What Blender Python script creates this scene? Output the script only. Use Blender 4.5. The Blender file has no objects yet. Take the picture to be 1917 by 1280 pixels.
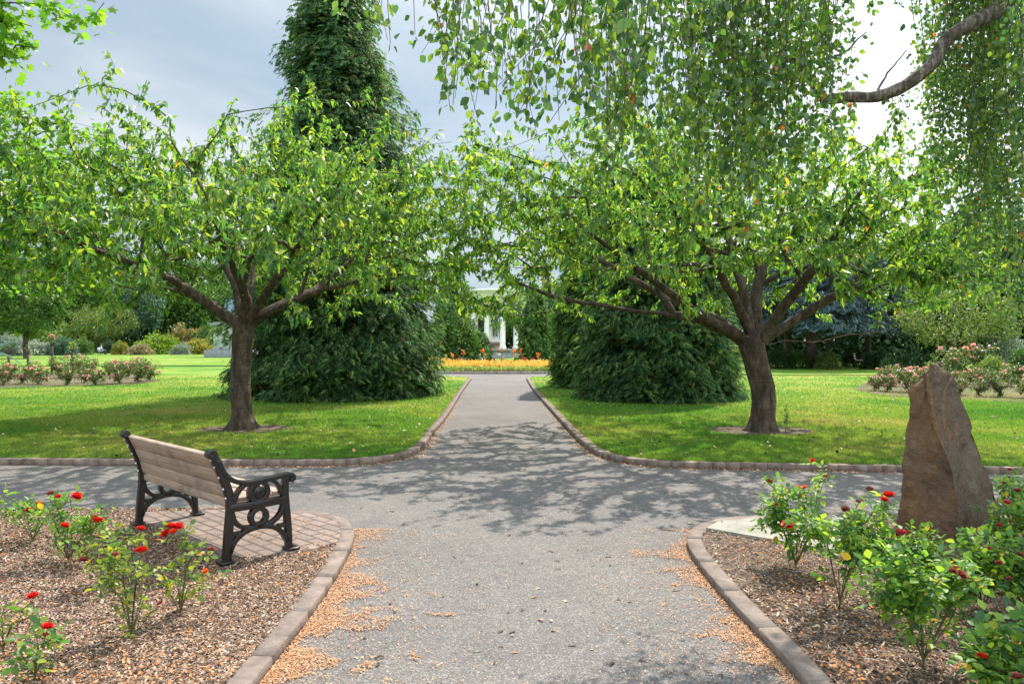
import bpy, bmesh, math, random
import numpy as np
from mathutils import Vector, Matrix, noise

rng = np.random.default_rng(7)
random.seed(7)
R = math.radians
scene = bpy.context.scene
COL = scene.collection

# ------------------------------------------------------------------ camera
F, CX, CY, H = 1400.0, 958.5, 640.0, 1.6
cam_d = bpy.data.cameras.new("camera")
cam_d.sensor_width = 36.0
cam_d.lens = F / 1917.0 * 36.0
cam_d.clip_start, cam_d.clip_end = 0.05, 2000
cam = bpy.data.objects.new("camera", cam_d)
cam.location = (0, 0, H)
cam.rotation_euler = (R(90), 0, 0)
COL.objects.link(cam)
scene.camera = cam

# ------------------------------------------------------------------ sun + sky + exposure
SUN_EL, SUN_AZ = 52.0, 24.0
S = Vector((math.sin(R(SUN_AZ)) * math.cos(R(SUN_EL)), math.cos(R(SUN_AZ)) * math.cos(R(SUN_EL)), math.sin(R(SUN_EL))))
sl = bpy.data.lights.new("sun", 'SUN')
sl.energy, sl.angle, sl.color = 4.7, R(0.55), (1.0, 0.935, 0.83)
so = bpy.data.objects.new("sun", sl)
so.rotation_euler = (-S).to_track_quat('-Z', 'Y').to_euler()
so.location = (10, 30, 40)
COL.objects.link(so)

scene.view_settings.view_transform = 'Standard'
scene.view_settings.look = 'None'
scene.view_settings.exposure = 0.8
scene.view_settings.gamma = 1.0
scene.cycles.max_bounces = 8
scene.cycles.diffuse_bounces = 3
scene.cycles.glossy_bounces = 2
scene.cycles.transmission_bounces = 6
scene.cycles.transparent_max_bounces = 8

world = bpy.data.worlds.new("World")
scene.world = world
world.use_nodes = True


class NT:
    """tiny node-tree helper"""
    def __init__(self, tree):
        self.t = tree
        tree.nodes.clear()

    def n(self, typ, **kw):
        nd = self.t.nodes.new(typ)
        for k, v in kw.items():
            if k.startswith('i_'):
                key = k[2:]
                key = int(key) if key.isdigit() else key.replace('_', ' ')
                s = nd.inputs[key]
                if isinstance(v, bpy.types.NodeSocket):
                    self.t.links.new(v, s)
                else:
                    s.default_value = v
            else:
                setattr(nd, k, v)
        return nd

    def link(self, a, b):
        self.t.links.new(a, b)

    def ramp(self, fac, stops, interp='LINEAR'):
        nd = self.t.nodes.new('ShaderNodeValToRGB')
        cr = nd.color_ramp
        cr.interpolation = interp
        while len(cr.elements) < len(stops):
            cr.elements.new(0.5)
        for e, (p, c) in zip(cr.elements, stops):
            e.position = p
            e.color = (c[0], c[1], c[2], 1.0) if len(c) == 3 else c
        self.link(fac, nd.inputs[0])
        return nd.outputs[0]

    def mix(self, fac, a, b, blend='MIX'):
        nd = self.t.nodes.new('ShaderNodeMix')
        nd.data_type = 'RGBA'
        nd.blend_type = blend
        for k, v in ((0, fac), (6, a), (7, b)):
            sock = nd.inputs[k]
            if isinstance(v, bpy.types.NodeSocket):
                self.link(v, sock)
            elif k == 0:
                sock.default_value = v
            else:
                sock.default_value = (v[0], v[1], v[2], 1.0)
        return nd.outputs[2]

    def math(self, op, a, b=None, clamp=False):
        nd = self.t.nodes.new('ShaderNodeMath')
        nd.operation = op
        nd.use_clamp = clamp
        for i, v in enumerate((a, b)):
            if v is None:
                continue
            if isinstance(v, bpy.types.NodeSocket):
                self.link(v, nd.inputs[i])
            else:
                nd.inputs[i].default_value = v
        return nd.outputs[0]

    def noise(self, vec, scale, detail=4.0, rough=0.55, dist=0.0):
        nd = self.n('ShaderNodeTexNoise')
        nd.inputs['Scale'].default_value = scale
        nd.inputs['Detail'].default_value = detail
        nd.inputs['Roughness'].default_value = rough
        nd.inputs['Distortion'].default_value = dist
        if vec is not None:
            self.link(vec, nd.inputs['Vector'])
        return nd.outputs[0]


w = NT(world.node_tree)
tc = w.n('ShaderNodeTexCoord')
sky = w.n('ShaderNodeTexSky', sky_type='NISHITA', sun_disc=False, sun_elevation=R(SUN_EL), sun_rotation=R(SUN_AZ), altitude=50.0, air_density=1.0, dust_density=1.5)
sep = w.n('ShaderNodeSeparateXYZ', i_0=tc.outputs['Generated'])
den = w.math('ADD', w.math('MAXIMUM', sep.outputs[2], 0.0), 0.22)
comb = w.n('ShaderNodeCombineXYZ', i_0=w.math('DIVIDE', sep.outputs[0], den), i_1=w.math('DIVIDE', sep.outputs[1], den), i_2=0.35)
n1 = w.noise(comb.outputs[0], 1.25, 6.0, 0.5, 0.5)
n2 = w.noise(comb.outputs[0], 0.55, 3.0, 0.5, 0.2)
cl = w.math('ADD', w.math('MULTIPLY', n1, 0.6), w.math('MULTIPLY', n2, 0.55))
cloudcol = w.ramp(cl, [(0.44, (2.35, 3.3, 4.15)), (0.52, (3.0, 3.8, 4.5)), (0.60, (4.1, 4.65, 5.05)), (0.68, (5.7, 5.9, 6.05))])
dot = w.n('ShaderNodeVectorMath', operation='DOT_PRODUCT', i_0=tc.outputs['Generated'], i_1=tuple(S))
glow = w.math('POWER', w.math('MAXIMUM', dot.outputs['Value'], 0.0), 8.0)
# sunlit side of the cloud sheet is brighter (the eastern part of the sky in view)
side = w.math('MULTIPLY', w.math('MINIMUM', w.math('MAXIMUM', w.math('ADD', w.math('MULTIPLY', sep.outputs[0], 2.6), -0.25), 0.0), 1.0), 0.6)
# extra sky brightness above the frame, added to lift the shadows
high_fill = w.math('MULTIPLY', w.math('MINIMUM', w.math('MAXIMUM', w.math('MULTIPLY', w.math('ADD', sep.outputs[2], -0.44), 3.5), 0.0), 1.0), 1.25)
rear_fill = w.math('MULTIPLY', w.math('MINIMUM', w.math('MAXIMUM', w.math('MULTIPLY', sep.outputs[1], -2.0), 0.0), 1.0), 1.2)  # added brightness in the unseen sky behind the camera, for shadow fill
bright = w.math('ADD', w.math('ADD', w.math('ADD', w.math('ADD', 0.85, w.math('MULTIPLY', glow, 0.8)), side), high_fill), rear_fill)
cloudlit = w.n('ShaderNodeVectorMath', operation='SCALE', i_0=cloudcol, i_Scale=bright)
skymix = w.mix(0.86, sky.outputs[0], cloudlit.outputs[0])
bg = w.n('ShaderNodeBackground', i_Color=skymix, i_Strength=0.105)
wo = w.n('ShaderNodeOutputWorld')
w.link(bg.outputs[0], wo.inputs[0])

# ------------------------------------------------------------------ helpers
def G(px, py, z=0.0):
    d = F * (H - z) / (py - CY)
    return ((px - CX) / F * d, d, z)


def P(px, py, d):
    return ((px - CX) / F * d, d, H + (CY - py) / F * d)


def tag(o, label=None, cat=None, group=None, kind=None):
    if label: o['label'] = label
    if cat: o['category'] = cat
    if group: o['group'] = group
    if kind: o['kind'] = kind
    return o


def empty(name, loc, label=None, cat=None, group=None, rz=0.0, s=1.0):
    o = bpy.data.objects.new(name, None)
    o.empty_display_size = 0.2
    o.location = loc
    o.rotation_euler = (0, 0, rz)
    o.scale = (s, s, s)
    COL.objects.link(o)
    return tag(o, label, cat, group)


def mk(name, V, faces, mat=None, parent=None, smooth=False):
    """faces: list of int arrays (M,k), mixed k allowed"""
    V = np.asarray(V, dtype=np.float32).reshape(-1, 3)
    if isinstance(faces, np.ndarray):
        faces = [faces]
    faces = [np.asarray(f, dtype=np.int32) for f in faces if len(f)]
    me = bpy.data.meshes.new(name)
    me.vertices.add(len(V))
    me.vertices.foreach_set('co', V.ravel())
    loops = np.concatenate([f.ravel() for f in faces])
    tot = np.concatenate([np.full(len(f), f.shape[1], dtype=np.int32) for f in faces])
    start = np.concatenate([[0], np.cumsum(tot)[:-1]]).astype(np.int32)
    me.loops.add(len(loops))
    me.loops.foreach_set('vertex_index', loops)
    me.polygons.add(len(tot))
    me.polygons.foreach_set('loop_start', start)
    me.polygons.foreach_set('loop_total', tot)
    if smooth:
        me.polygons.foreach_set('use_smooth', np.ones(len(tot), dtype=bool))
    me.update(calc_edges=True)
    me.validate()
    if mat is not None:
        me.materials.append(mat)
    o = bpy.data.objects.new(name, me)
    COL.objects.link(o)
    if parent is not None:
        o.parent = parent
    return o


class MB:
    """mesh builder collecting pieces"""
    def __init__(self):
        self.V, self.F4, self.F3, self.Fn, self.n = [], [], [], [], 0

    def add(self, V, f4=None, f3=None, fn=None):
        V = np.asarray(V, dtype=np.float64).reshape(-1, 3)
        self.V.append(V)
        if f4 is not None and len(f4): self.F4.append(np.asarray(f4) + self.n)
        if f3 is not None and len(f3): self.F3.append(np.asarray(f3) + self.n)
        if fn is not None:
            for f in fn: self.Fn.append(np.asarray([f]) + self.n)
        self.n += len(V)

    def box(self, c, s, M=None):
        c, s = np.array(c, float), np.array(s, float) / 2
        v = np.array([[x, y, z] for x in (-1, 1) for y in (-1, 1) for z in (-1, 1)], float) * s
        if M is not None:
            v = v @ np.array(M).T
        self.add(v + c, f4=[[0, 1, 3, 2], [4, 6, 7, 5], [0, 4, 5, 1], [2, 3, 7, 6], [0, 2, 6, 4], [1, 5, 7, 3]])

    def tube(self, pts, rad, sides=6, cap=True, wob=0.0):
        pts = np.asarray(pts, float)
        rad = np.broadcast_to(np.asarray(rad, float), (len(pts),))
        t = np.gradient(pts, axis=0)
        t /= np.maximum(np.linalg.norm(t, axis=1, keepdims=True), 1e-9)
        ref = np.array([1.0, 0, 0]) if abs(t[0][0]) < 0.8 else np.array([0, 1.0, 0])
        u = np.cross(t[0], ref); u /= np.linalg.norm(u)
        ang = np.linspace(0, 2 * math.pi, sides, endpoint=False)
        ca, sa = np.cos(ang)[:, None], np.sin(ang)[:, None]
        rings = []
        for i in range(len(pts)):
            u = u - t[i] * np.dot(u, t[i]); u /= max(np.linalg.norm(u), 1e-9)
            vv = np.cross(t[i], u)
            r = rad[i]
            if wob:
                r = r * (1 + wob * np.array([noise.noise(Vector((math.cos(a) * 1.6, math.sin(a) * 1.6, i * 0.35 + pts[0][0]))) for a in ang]))[:, None]
            rings.append(pts[i] + r * (ca * u + sa * vv))
        n = len(pts)
        idx = np.arange(n * sides).reshape(n, sides)
        a, b = idx[:-1], idx[1:]
        f4 = np.stack([a, np.roll(a, -1, 1), np.roll(b, -1, 1), b], -1).reshape(-1, 4)
        fn = [list(idx[0][::-1]), list(idx[-1])] if cap else None
        self.add(np.concatenate(rings), f4=f4, fn=fn)

    def lathe(self, prof, c=(0, 0, 0), sides=24):
        prof = np.asarray(prof, float)
        ang = np.linspace(0, 2 * math.pi, sides, endpoint=False)
        V = np.stack([np.outer(prof[:, 0], np.cos(ang)), np.outer(prof[:, 0], np.sin(ang)), np.repeat(prof[:, 1:2], sides, 1)], -1).reshape(-1, 3) + np.array(c)
        n = len(prof)
        idx = np.arange(n * sides).reshape(n, sides)
        a, b = idx[:-1], idx[1:]
        self.add(V, f4=np.stack([a, np.roll(a, -1, 1), np.roll(b, -1, 1), b], -1).reshape(-1, 4), fn=[list(idx[0][::-1]), list(idx[-1])])

    def build(self, name, mat=None, parent=None, smooth=False, bevel=0.0):
        fs = []
        if self.F4: fs.append(np.concatenate(self.F4))
        if self.F3: fs.append(np.concatenate(self.F3))
        fs += self.Fn
        o = mk(name, np.concatenate(self.V), fs, mat, parent, smooth)
        if bevel:
            m = o.modifiers.new('bevel', 'BEVEL')
            m.width, m.segments, m.limit_method = bevel, 2, 'ANGLE'
        return o


def children(o):
    return [c for c in list(COL.objects) if c.parent == o]


_kids = {}
def dup(root, kids, loc, rz=0.0, s=1.0, mats=None, sz=None):
    """copy a thing with its parts"""
    r = root.copy(); COL.objects.link(r)
    r.location = loc; r.rotation_euler = (0, 0, rz); r.scale = (s, s, s if sz is None else sz)
    for ch in kids:
        c = ch.copy(); COL.objects.link(c); c.parent = r
        if mats and ch.name.split('.')[0] in mats:
            c.material_slots[0].link = 'OBJECT'
            c.material_slots[0].material = mats[ch.name.split('.')[0]]
    return r


def inpoly(x, y, poly):
    poly = np.asarray(poly)
    ins = np.zeros(len(x), bool)
    j = len(poly) - 1
    for i in range(len(poly)):
        xi, yi, xj, yj = poly[i][0], poly[i][1], poly[j][0], poly[j][1]
        c = ((yi > y) != (yj > y)) & (x < (xj - xi) * (y - yi) / (yj - yi + 1e-12) + xi)
        ins ^= c
        j = i
    return ins


def smooth_line(pts, step):
    """Catmull-Rom through pts then resample"""
    p = np.asarray(pts, float)
    q = np.vstack([2 * p[0] - p[1], p, 2 * p[-1] - p[-2]])
    out = []
    for i in range(1, len(q) - 2):
        for t in np.linspace(0, 1, 16, endpoint=False):
            a, b, c, d = q[i - 1], q[i], q[i + 1], q[i + 2]
            out.append(0.5 * ((2 * b) + (-a + c) * t + (2 * a - 5 * b + 4 * c - d) * t * t + (-a + 3 * b - 3 * c + d) * t ** 3))
    out.append(p[-1])
    out = np.array(out)
    s = np.concatenate([[0], np.cumsum(np.linalg.norm(np.diff(out, axis=0), axis=1))])
    n = max(2, int(round(s[-1] / step)) + 1)
    si = np.linspace(0, s[-1], n)
    return np.stack([np.interp(si, s, out[:, k]) for k in range(p.shape[1])], 1)


def flat_poly(name, pts, z, mat, kind='structure', skirt=0.0):
    bm = bmesh.new()
    vs = [bm.verts.new((p[0], p[1], z)) for p in pts]
    f = bm.faces.new(vs)
    if f.normal.z < 0: f.normal_flip()
    if skirt:
        lo = [bm.verts.new((p[0], p[1], z - skirt)) for p in pts]
        for i in range(len(vs)):
            j = (i + 1) % len(vs)
            bm.faces.new((vs[i], vs[j], lo[j], lo[i]))
    bmesh.ops.triangulate(bm, faces=[f])
    bmesh.ops.recalc_face_normals(bm, faces=bm.faces[:])
    me = bpy.data.meshes.new(name)
    bm.to_mesh(me); bm.free()
    me.materials.append(mat)
    o = bpy.data.objects.new(name, me)
    COL.objects.link(o)
    if kind: o['kind'] = kind
    return o


# ------------------------------------------------------------------ materials
MATS = {}
def newmat(name):
    m = bpy.data.materials.new(name)
    m.use_nodes = True
    return m, NT(m.node_tree)


def leaf_mat(name, cols, trans=0.45, tboost=1.6, rough=0.42, spec=0.45, rare=None, tint=(1.0, 0.98, 0.45), rp=0.985, ns=0.9, nc=0.5):
    """cols: ramp stops by leaf; translucent light comes through yellower"""
    m, t = newmat(name)
    geo = t.n('ShaderNodeNewGeometry')
    oi = t.n('ShaderNodeObjectInfo')
    k = len(cols)
    stops = [(i / max(k - 1, 1), c) for i, c in enumerate(cols)]
    if rare:
        stops = [(p * (rp - 0.001), c) for p, c in stops] + [(rp, rare)]
    col = t.ramp(geo.outputs['Random Per Island'], stops)
    tcd = t.n('ShaderNodeTexCoord')
    n = t.noise(tcd.outputs['Object'], ns, 2.0)
    col = t.mix(nc, col, t.ramp(n, [(0.3, (0.72, 0.8, 0.8)), (0.7, (1.3, 1.2, 1.1))]), 'MULTIPLY')
    pr = t.n('ShaderNodeBsdfPrincipled', i_Base_Color=col, i_Roughness=rough)
    pr.inputs['Specular IOR Level'].default_value = spec
    tcol = t.mix(1.0, col, (tint[0] * tboost, tint[1] * tboost, tint[2] * tboost), 'MULTIPLY')
    tr = t.n('ShaderNodeBsdfTranslucent', i_Color=tcol)
    mx = t.n('ShaderNodeMixShader', i_0=trans, i_1=pr.outputs[0], i_2=tr.outputs[0])
    o = t.n('ShaderNodeOutputMaterial', i_Surface=mx.outputs[0])
    return m


def solid_mat(name, cols, scale=6.0, rough=0.7, bump=0.0, bscale=30.0, spec=0.3, island=False, detail=5.0, stretch=(1, 1, 1), metallic=0.0):
    m, t = newmat(name)
    tcd = t.n('ShaderNodeTexCoord')
    mp = t.n('ShaderNodeMapping', i_0=tcd.outputs['Object'])
    mp.inputs['Scale'].default_value = stretch
    k = len(cols)
    n = t.noise(mp.outputs[0], scale, detail, 0.6)
    col = t.ramp(n, [(0.28 + 0.44 * i / max(k - 1, 1), c) for i, c in enumerate(cols)])
    if island:
        geo = t.n('ShaderNodeNewGeometry')
        col = t.mix(1.0, col, t.ramp(geo.outputs['Random Per Island'], [(0, (0.86, 0.86, 0.86)), (1, (1.12, 1.10, 1.09))]), 'MULTIPLY')
    pr = t.n('ShaderNodeBsdfPrincipled', i_Base_Color=col, i_Roughness=rough, i_Metallic=metallic)
    pr.inputs['Specular IOR Level'].default_value = spec
    if bump:
        b = t.n('ShaderNodeBump', i_Strength=bump, i_Distance=0.02, i_Height=t.noise(mp.outputs[0], bscale, 5.0, 0.65))
        t.link(b.outputs[0], pr.inputs['Normal'])
    t.n('ShaderNodeOutputMaterial', i_Surface=pr.outputs[0])
    return m


def asphalt_mat():
    m, t = newmat('asphalt')
    tcd = t.n('ShaderNodeTexCoord')
    v = tcd.outputs['Object']
    vo = t.n('ShaderNodeTexVoronoi', i_Vector=v, i_Scale=150.0)
    sp = t.n('ShaderNodeSeparateColor', i_0=vo.outputs['Color'])
    col = t.ramp(sp.outputs[0], [(0.0, (0.085, 0.078, 0.077)), (0.3, (0.124, 0.113, 0.107)), (0.62, (0.148, 0.135, 0.127)), (0.86, (0.176, 0.160, 0.149)), (0.97, (0.30, 0.27, 0.235))])
    big = t.noise(v, 0.55, 5.0, 0.6)
    col = t.mix(1.0, col, t.ramp(big, [(0.3, (0.82, 0.82, 0.85)), (0.7, (1.12, 1.10, 1.08))]), 'MULTIPLY')
    mid = t.noise(v, 2.6, 6.0, 0.7, 0.6)
    col = t.mix(0.8, col, t.ramp(mid, [(0.32, (0.86, 0.85, 0.85)), (0.5, (1, 1, 1)), (0.68, (1.1, 1.09, 1.07))]), 'MULTIPLY')
    fine = t.noise(v, 14.0, 4.0, 0.7)
    col = t.mix(0.7, col, t.ramp(fine, [(0.3, (0.82, 0.82, 0.83)), (0.7, (1.18, 1.16, 1.15))]), 'MULTIPLY')
    pr = t.n('ShaderNodeBsdfPrincipled', i_Base_Color=col, i_Roughness=0.85)
    pr.inputs['Specular IOR Level'].default_value = 0.25
    b = t.n('ShaderNodeBump', i_Strength=0.55, i_Distance=0.006, i_Height=vo.outputs['Distance'])
    t.link(b.outputs[0], pr.inputs['Normal'])
    t.n('ShaderNodeOutputMaterial', i_Surface=pr.outputs[0])
    return m


def grass_mat(name, blade=False):
    m, t = newmat(name)
    tcd = t.n('ShaderNodeTexCoord')
    v = tcd.outputs['Object']
    big = t.noise(v, 0.22, 4.0, 0.6)
    col = t.ramp(big, [(0.32, (0.078, 0.20, 0.024)), (0.45, (0.128, 0.252, 0.034)), (0.56, (0.215, 0.295, 0.055)), (0.70, (0.33, 0.315, 0.11))])
    sm = t.noise(v, 1.6, 6.0, 0.75)
    col = t.mix(0.9, col, t.ramp(sm, [(0.3, (0.66, 0.76, 0.68)), (0.7, (1.28, 1.16, 1.15))]), 'MULTIPLY')
    if blade:
        geo = t.n('ShaderNodeNewGeometry')
        col = t.mix(1.0, col, t.ramp(geo.outputs['Random Per Island'], [(0, (0.6, 0.7, 0.6)), (0.6, (1.1, 1.08, 1.0)), (0.95, (1.5, 1.25, 1.6))]), 'MULTIPLY')
        pr = t.n('ShaderNodeBsdfPrincipled', i_Base_Color=col, i_Roughness=0.5)
        pr.inputs['Specular IOR Level'].default_value = 0.3
        tr = t.n('ShaderNodeBsdfTranslucent', i_Color=t.mix(1.0, col, (1.5, 1.5, 0.9), 'MULTIPLY'))
        mx = t.n('ShaderNodeMixShader', i_0=0.4, i_1=pr.outputs[0], i_2=tr.outputs[0])
        t.n('ShaderNodeOutputMaterial', i_Surface=mx.outputs[0])
    else:
        fi = t.noise(v, 26.0, 4.0, 0.75)
        col = t.mix(0.8, col, t.ramp(fi, [(0.3, (0.50, 0.57, 0.49)), (0.7, (1.16, 1.10, 1.02))]), 'MULTIPLY')
        pr = t.n('ShaderNodeBsdfPrincipled', i_Base_Color=col, i_Roughness=0.9)
        pr.inputs['Specular IOR Level'].default_value = 0.1
        b = t.n('ShaderNodeBump', i_Strength=0.6, i_Distance=0.03, i_Height=fi)
        t.link(b.outputs[0], pr.inputs['Normal'])
        t.n('ShaderNodeOutputMaterial', i_Surface=pr.outputs[0])
    return m


def island_mat(name, stops, rough=0.8, trans=0.0, interp='LINEAR'):
    m, t = newmat(name)
    geo = t.n('ShaderNodeNewGeometry')
    col = t.ramp(geo.outputs['Random Per Island'], stops, interp)
    pr = t.n('ShaderNodeBsdfPrincipled', i_Base_Color=col, i_Roughness=rough)
    pr.inputs['Specular IOR Level'].default_value = 0.25
    out = pr.outputs[0]
    if trans:
        tr = t.n('ShaderNodeBsdfTranslucent', i_Color=col)
        out = t.n('ShaderNodeMixShader', i_0=trans, i_1=pr.outputs[0], i_2=tr.outputs[0]).outputs[0]
    t.n('ShaderNodeOutputMaterial', i_Surface=out)
    return m


def bark_mat(name, a, b, c, hs=(1, 1, 0.35), scale=9.0, bump=0.9):
    m, t = newmat(name)
    tcd = t.n('ShaderNodeTexCoord')
    mp = t.n('ShaderNodeMapping', i_0=tcd.outputs['Object'])
    mp.inputs['Scale'].default_value = hs
    n = t.noise(mp.outputs[0], scale, 7.0, 0.65, 0.4)
    mp2 = t.n('ShaderNodeMapping', i_0=tcd.outputs['Object'])
    mp2.inputs['Scale'].default_value = (1.2, 1.2, 14.0)
    n2 = t.noise(mp2.outputs[0], 2.6, 3.0, 0.6)
    col = t.ramp(n, [(0.3, a), (0.5, b), (0.68, c)])
    col = t.mix(0.55, col, t.ramp(n2, [(0.35, (0.65, 0.62, 0.6)), (0.62, (1.25, 1.2, 1.12))]), 'MULTIPLY')
    pr = t.n('ShaderNodeBsdfPrincipled', i_Base_Color=col, i_Roughness=0.85)
    pr.inputs['Specular IOR Level'].default_value = 0.2
    h = t.math('ADD', t.math('MULTIPLY', n, 1.0), t.math('MULTIPLY', n2, 0.35))
    bmp = t.n('ShaderNodeBump', i_Strength=bump, i_Distance=0.05, i_Height=h)
    t.link(bmp.outputs[0], pr.inputs['Normal'])
    t.n('ShaderNodeOutputMaterial', i_Surface=pr.outputs[0])
    return m


def paving_mat(name, c1, c2, mortar, scale, bw, bh, rot=0.0):
    m, t = newmat(name)
    tcd = t.n('ShaderNodeTexCoord')
    mp = t.n('ShaderNodeMapping', i_0=tcd.outputs['Object'])
    mp.inputs['Rotation'].default_value = (0, 0, rot)
    br = t.n('ShaderNodeTexBrick', i_Vector=mp.outputs[0], i_Scale=scale)
    br.inputs['Color1'].default_value = (*c1, 1); br.inputs['Color2'].default_value = (*c2, 1); br.inputs['Mortar'].default_value = (*mortar, 1)
    br.inputs['Mortar Size'].default_value = 0.012; br.inputs['Brick Width'].default_value = bw; br.inputs['Row Height'].default_value = bh
    n = t.noise(tcd.outputs['Object'], 7.0, 6.0, 0.7)
    col = t.mix(0.9, br.outputs['Color'], t.ramp(n, [(0.3, (0.68, 0.68, 0.66)), (0.7, (1.25, 1.22, 1.2))]), 'MULTIPLY')
    pr = t.n('ShaderNodeBsdfPrincipled', i_Base_Color=col, i_Roughness=0.85)
    b = t.n('ShaderNodeBump', i_Strength=0.7, i_Distance=0.01, i_Height=t.math('SUBTRACT', t.math('MULTIPLY', n, 0.3), br.outputs['Fac']))
    t.link(b.outputs[0], pr.inputs['Normal'])
    t.n('ShaderNodeOutputMaterial', i_Surface=pr.outputs[0])
    return m


M_asphalt = asphalt_mat()
M_lawn = grass_mat('lawn_turf')
M_blade = grass_mat('grass_blade', True)
M_soil = solid_mat('soil', [(0.05, 0.032, 0.022), (0.10, 0.068, 0.045), (0.15, 0.11, 0.08)], 9.0, 0.95, 0.8, 30)
M_mulch_base = solid_mat('mulch_base', [(0.055, 0.036, 0.026), (0.13, 0.09, 0.066), (0.24, 0.17, 0.125)], 45.0, 0.95, 0.9, 60)
M_chip = island_mat('bark_chip', [(0, (0.055, 0.034, 0.024)), (0.25, (0.105, 0.062, 0.042)), (0.52, (0.205, 0.127, 0.086)), (0.76, (0.315, 0.212, 0.150)), (0.90, (0.47, 0.365, 0.28)), (0.94, (0.56, 0.47, 0.38)), (0.955, (0.40, 0.13, 0.025)), (0.98, (0.55, 0.22, 0.05)), (1.0, (0.10, 0.05, 0.03))], 0.8)
M_petal = island_mat('fallen_petal', [(0, (0.32, 0.16, 0.08)), (0.3, (0.52, 0.29, 0.155)), (0.65, (0.66, 0.42, 0.26)), (0.85, (0.56, 0.25, 0.09)), (1.0, (0.28, 0.16, 0.10))], 0.8, 0.15)
M_bedpetal = island_mat('bed_petal', [(0, (0.30, 0.13, 0.05)), (0.35, (0.50, 0.20, 0.06)), (0.7, (0.62, 0.30, 0.12)), (0.93, (0.66, 0.42, 0.26)), (1.0, (0.5, 0.05, 0.05))], 0.8, 0.15)
M_litter = island_mat('litter', [(0, (0.03, 0.02, 0.015)), (0.5, (0.10, 0.06, 0.035)), (0.75, (0.35, 0.18, 0.06)), (0.9, (0.5, 0.42, 0.3)), (1.0, (0.10, 0.16, 0.03))], 0.8)
M_kerb = solid_mat('kerb_block', [(0.13, 0.098, 0.082), (0.20, 0.155, 0.132), (0.27, 0.215, 0.185)], 10.0, 0.85, 0.5, 60, island=True)
M_kerb_far = solid_mat('kerb_brick', [(0.13, 0.09, 0.07), (0.21, 0.155, 0.125), (0.29, 0.225, 0.185)], 8.0, 0.85, 0.5, 50, island=True)
M_pave = paving_mat('brick_paving', (0.225, 0.165, 0.138), (0.185, 0.136, 0.115), (0.085, 0.062, 0.052), 1.0, 0.215, 0.105, R(44))
M_flag = solid_mat('flagstone', [(0.17, 0.155, 0.125), (0.26, 0.24, 0.20), (0.34, 0.31, 0.27)], 5.0, 0.85, 0.5, 40)
M_cherry = leaf_mat('cherry_leaf', [(0.032, 0.092, 0.040), (0.055, 0.14, 0.040), (0.095, 0.19, 0.034), (0.15, 0.23, 0.032), (0.21, 0.26, 0.036)], 0.5, 2.7, 0.38, 0.42, rare=(0.42, 0.13, 0.03), rp=0.9975)
M_maple = leaf_mat('maple_leaf', [(0.06, 0.165, 0.022), (0.10, 0.22, 0.022), (0.16, 0.26, 0.024)], 0.5, 2.4, 0.42, 0.35)
M_birch = leaf_mat('birch_leaf', [(0.026, 0.075, 0.03), (0.045, 0.11, 0.03), (0.085, 0.16, 0.026), (0.15, 0.21, 0.026)], 0.45, 2.6, 0.32, 0.6, rare=(0.34, 0.10, 0.035), rp=0.994)
M_bark_ch = bark_mat('cherry_bark', (0.030, 0.022, 0.016), (0.080, 0.058, 0.043), (0.16, 0.125, 0.095))
M_bark_bi = bark_mat('birch_bark', (0.05, 0.04, 0.032), (0.13, 0.105, 0.085), (0.34, 0.30, 0.26), (6, 6, 0.8), 5.0)
M_bark_dk = bark_mat('dark_bark', (0.03, 0.024, 0.02), (0.07, 0.055, 0.045), (0.12, 0.10, 0.085))
M_twig = solid_mat('twig', [(0.06, 0.042, 0.03), (0.11, 0.08, 0.055)], 5.0, 0.8)
M_conifer = leaf_mat('cedar_frond', [(0.034, 0.085, 0.045), (0.056, 0.13, 0.060), (0.088, 0.18, 0.072), (0.14, 0.245, 0.085), (0.23, 0.33, 0.11)], 0.42, 1.8, 0.6, 0.2, tint=(1, 1, 0.6), rare=(0.17, 0.11, 0.04), ns=2.2, nc=1.0)
M_conifer2 = leaf_mat('cypress_frond', [(0.035, 0.10, 0.032), (0.065, 0.15, 0.04), (0.12, 0.23, 0.05), (0.22, 0.34, 0.07)], 0.4, 1.8, 0.6, 0.2, ns=2.2, nc=1.0, tint=(1, 1, 0.6))
M_bluecedar = leaf_mat('blue_cedar_needle', [(0.045, 0.085, 0.085), (0.075, 0.13, 0.13), (0.11, 0.18, 0.18)], 0.2, 1.2, 0.55, 0.3, tint=(1, 1, 0.9))
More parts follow.
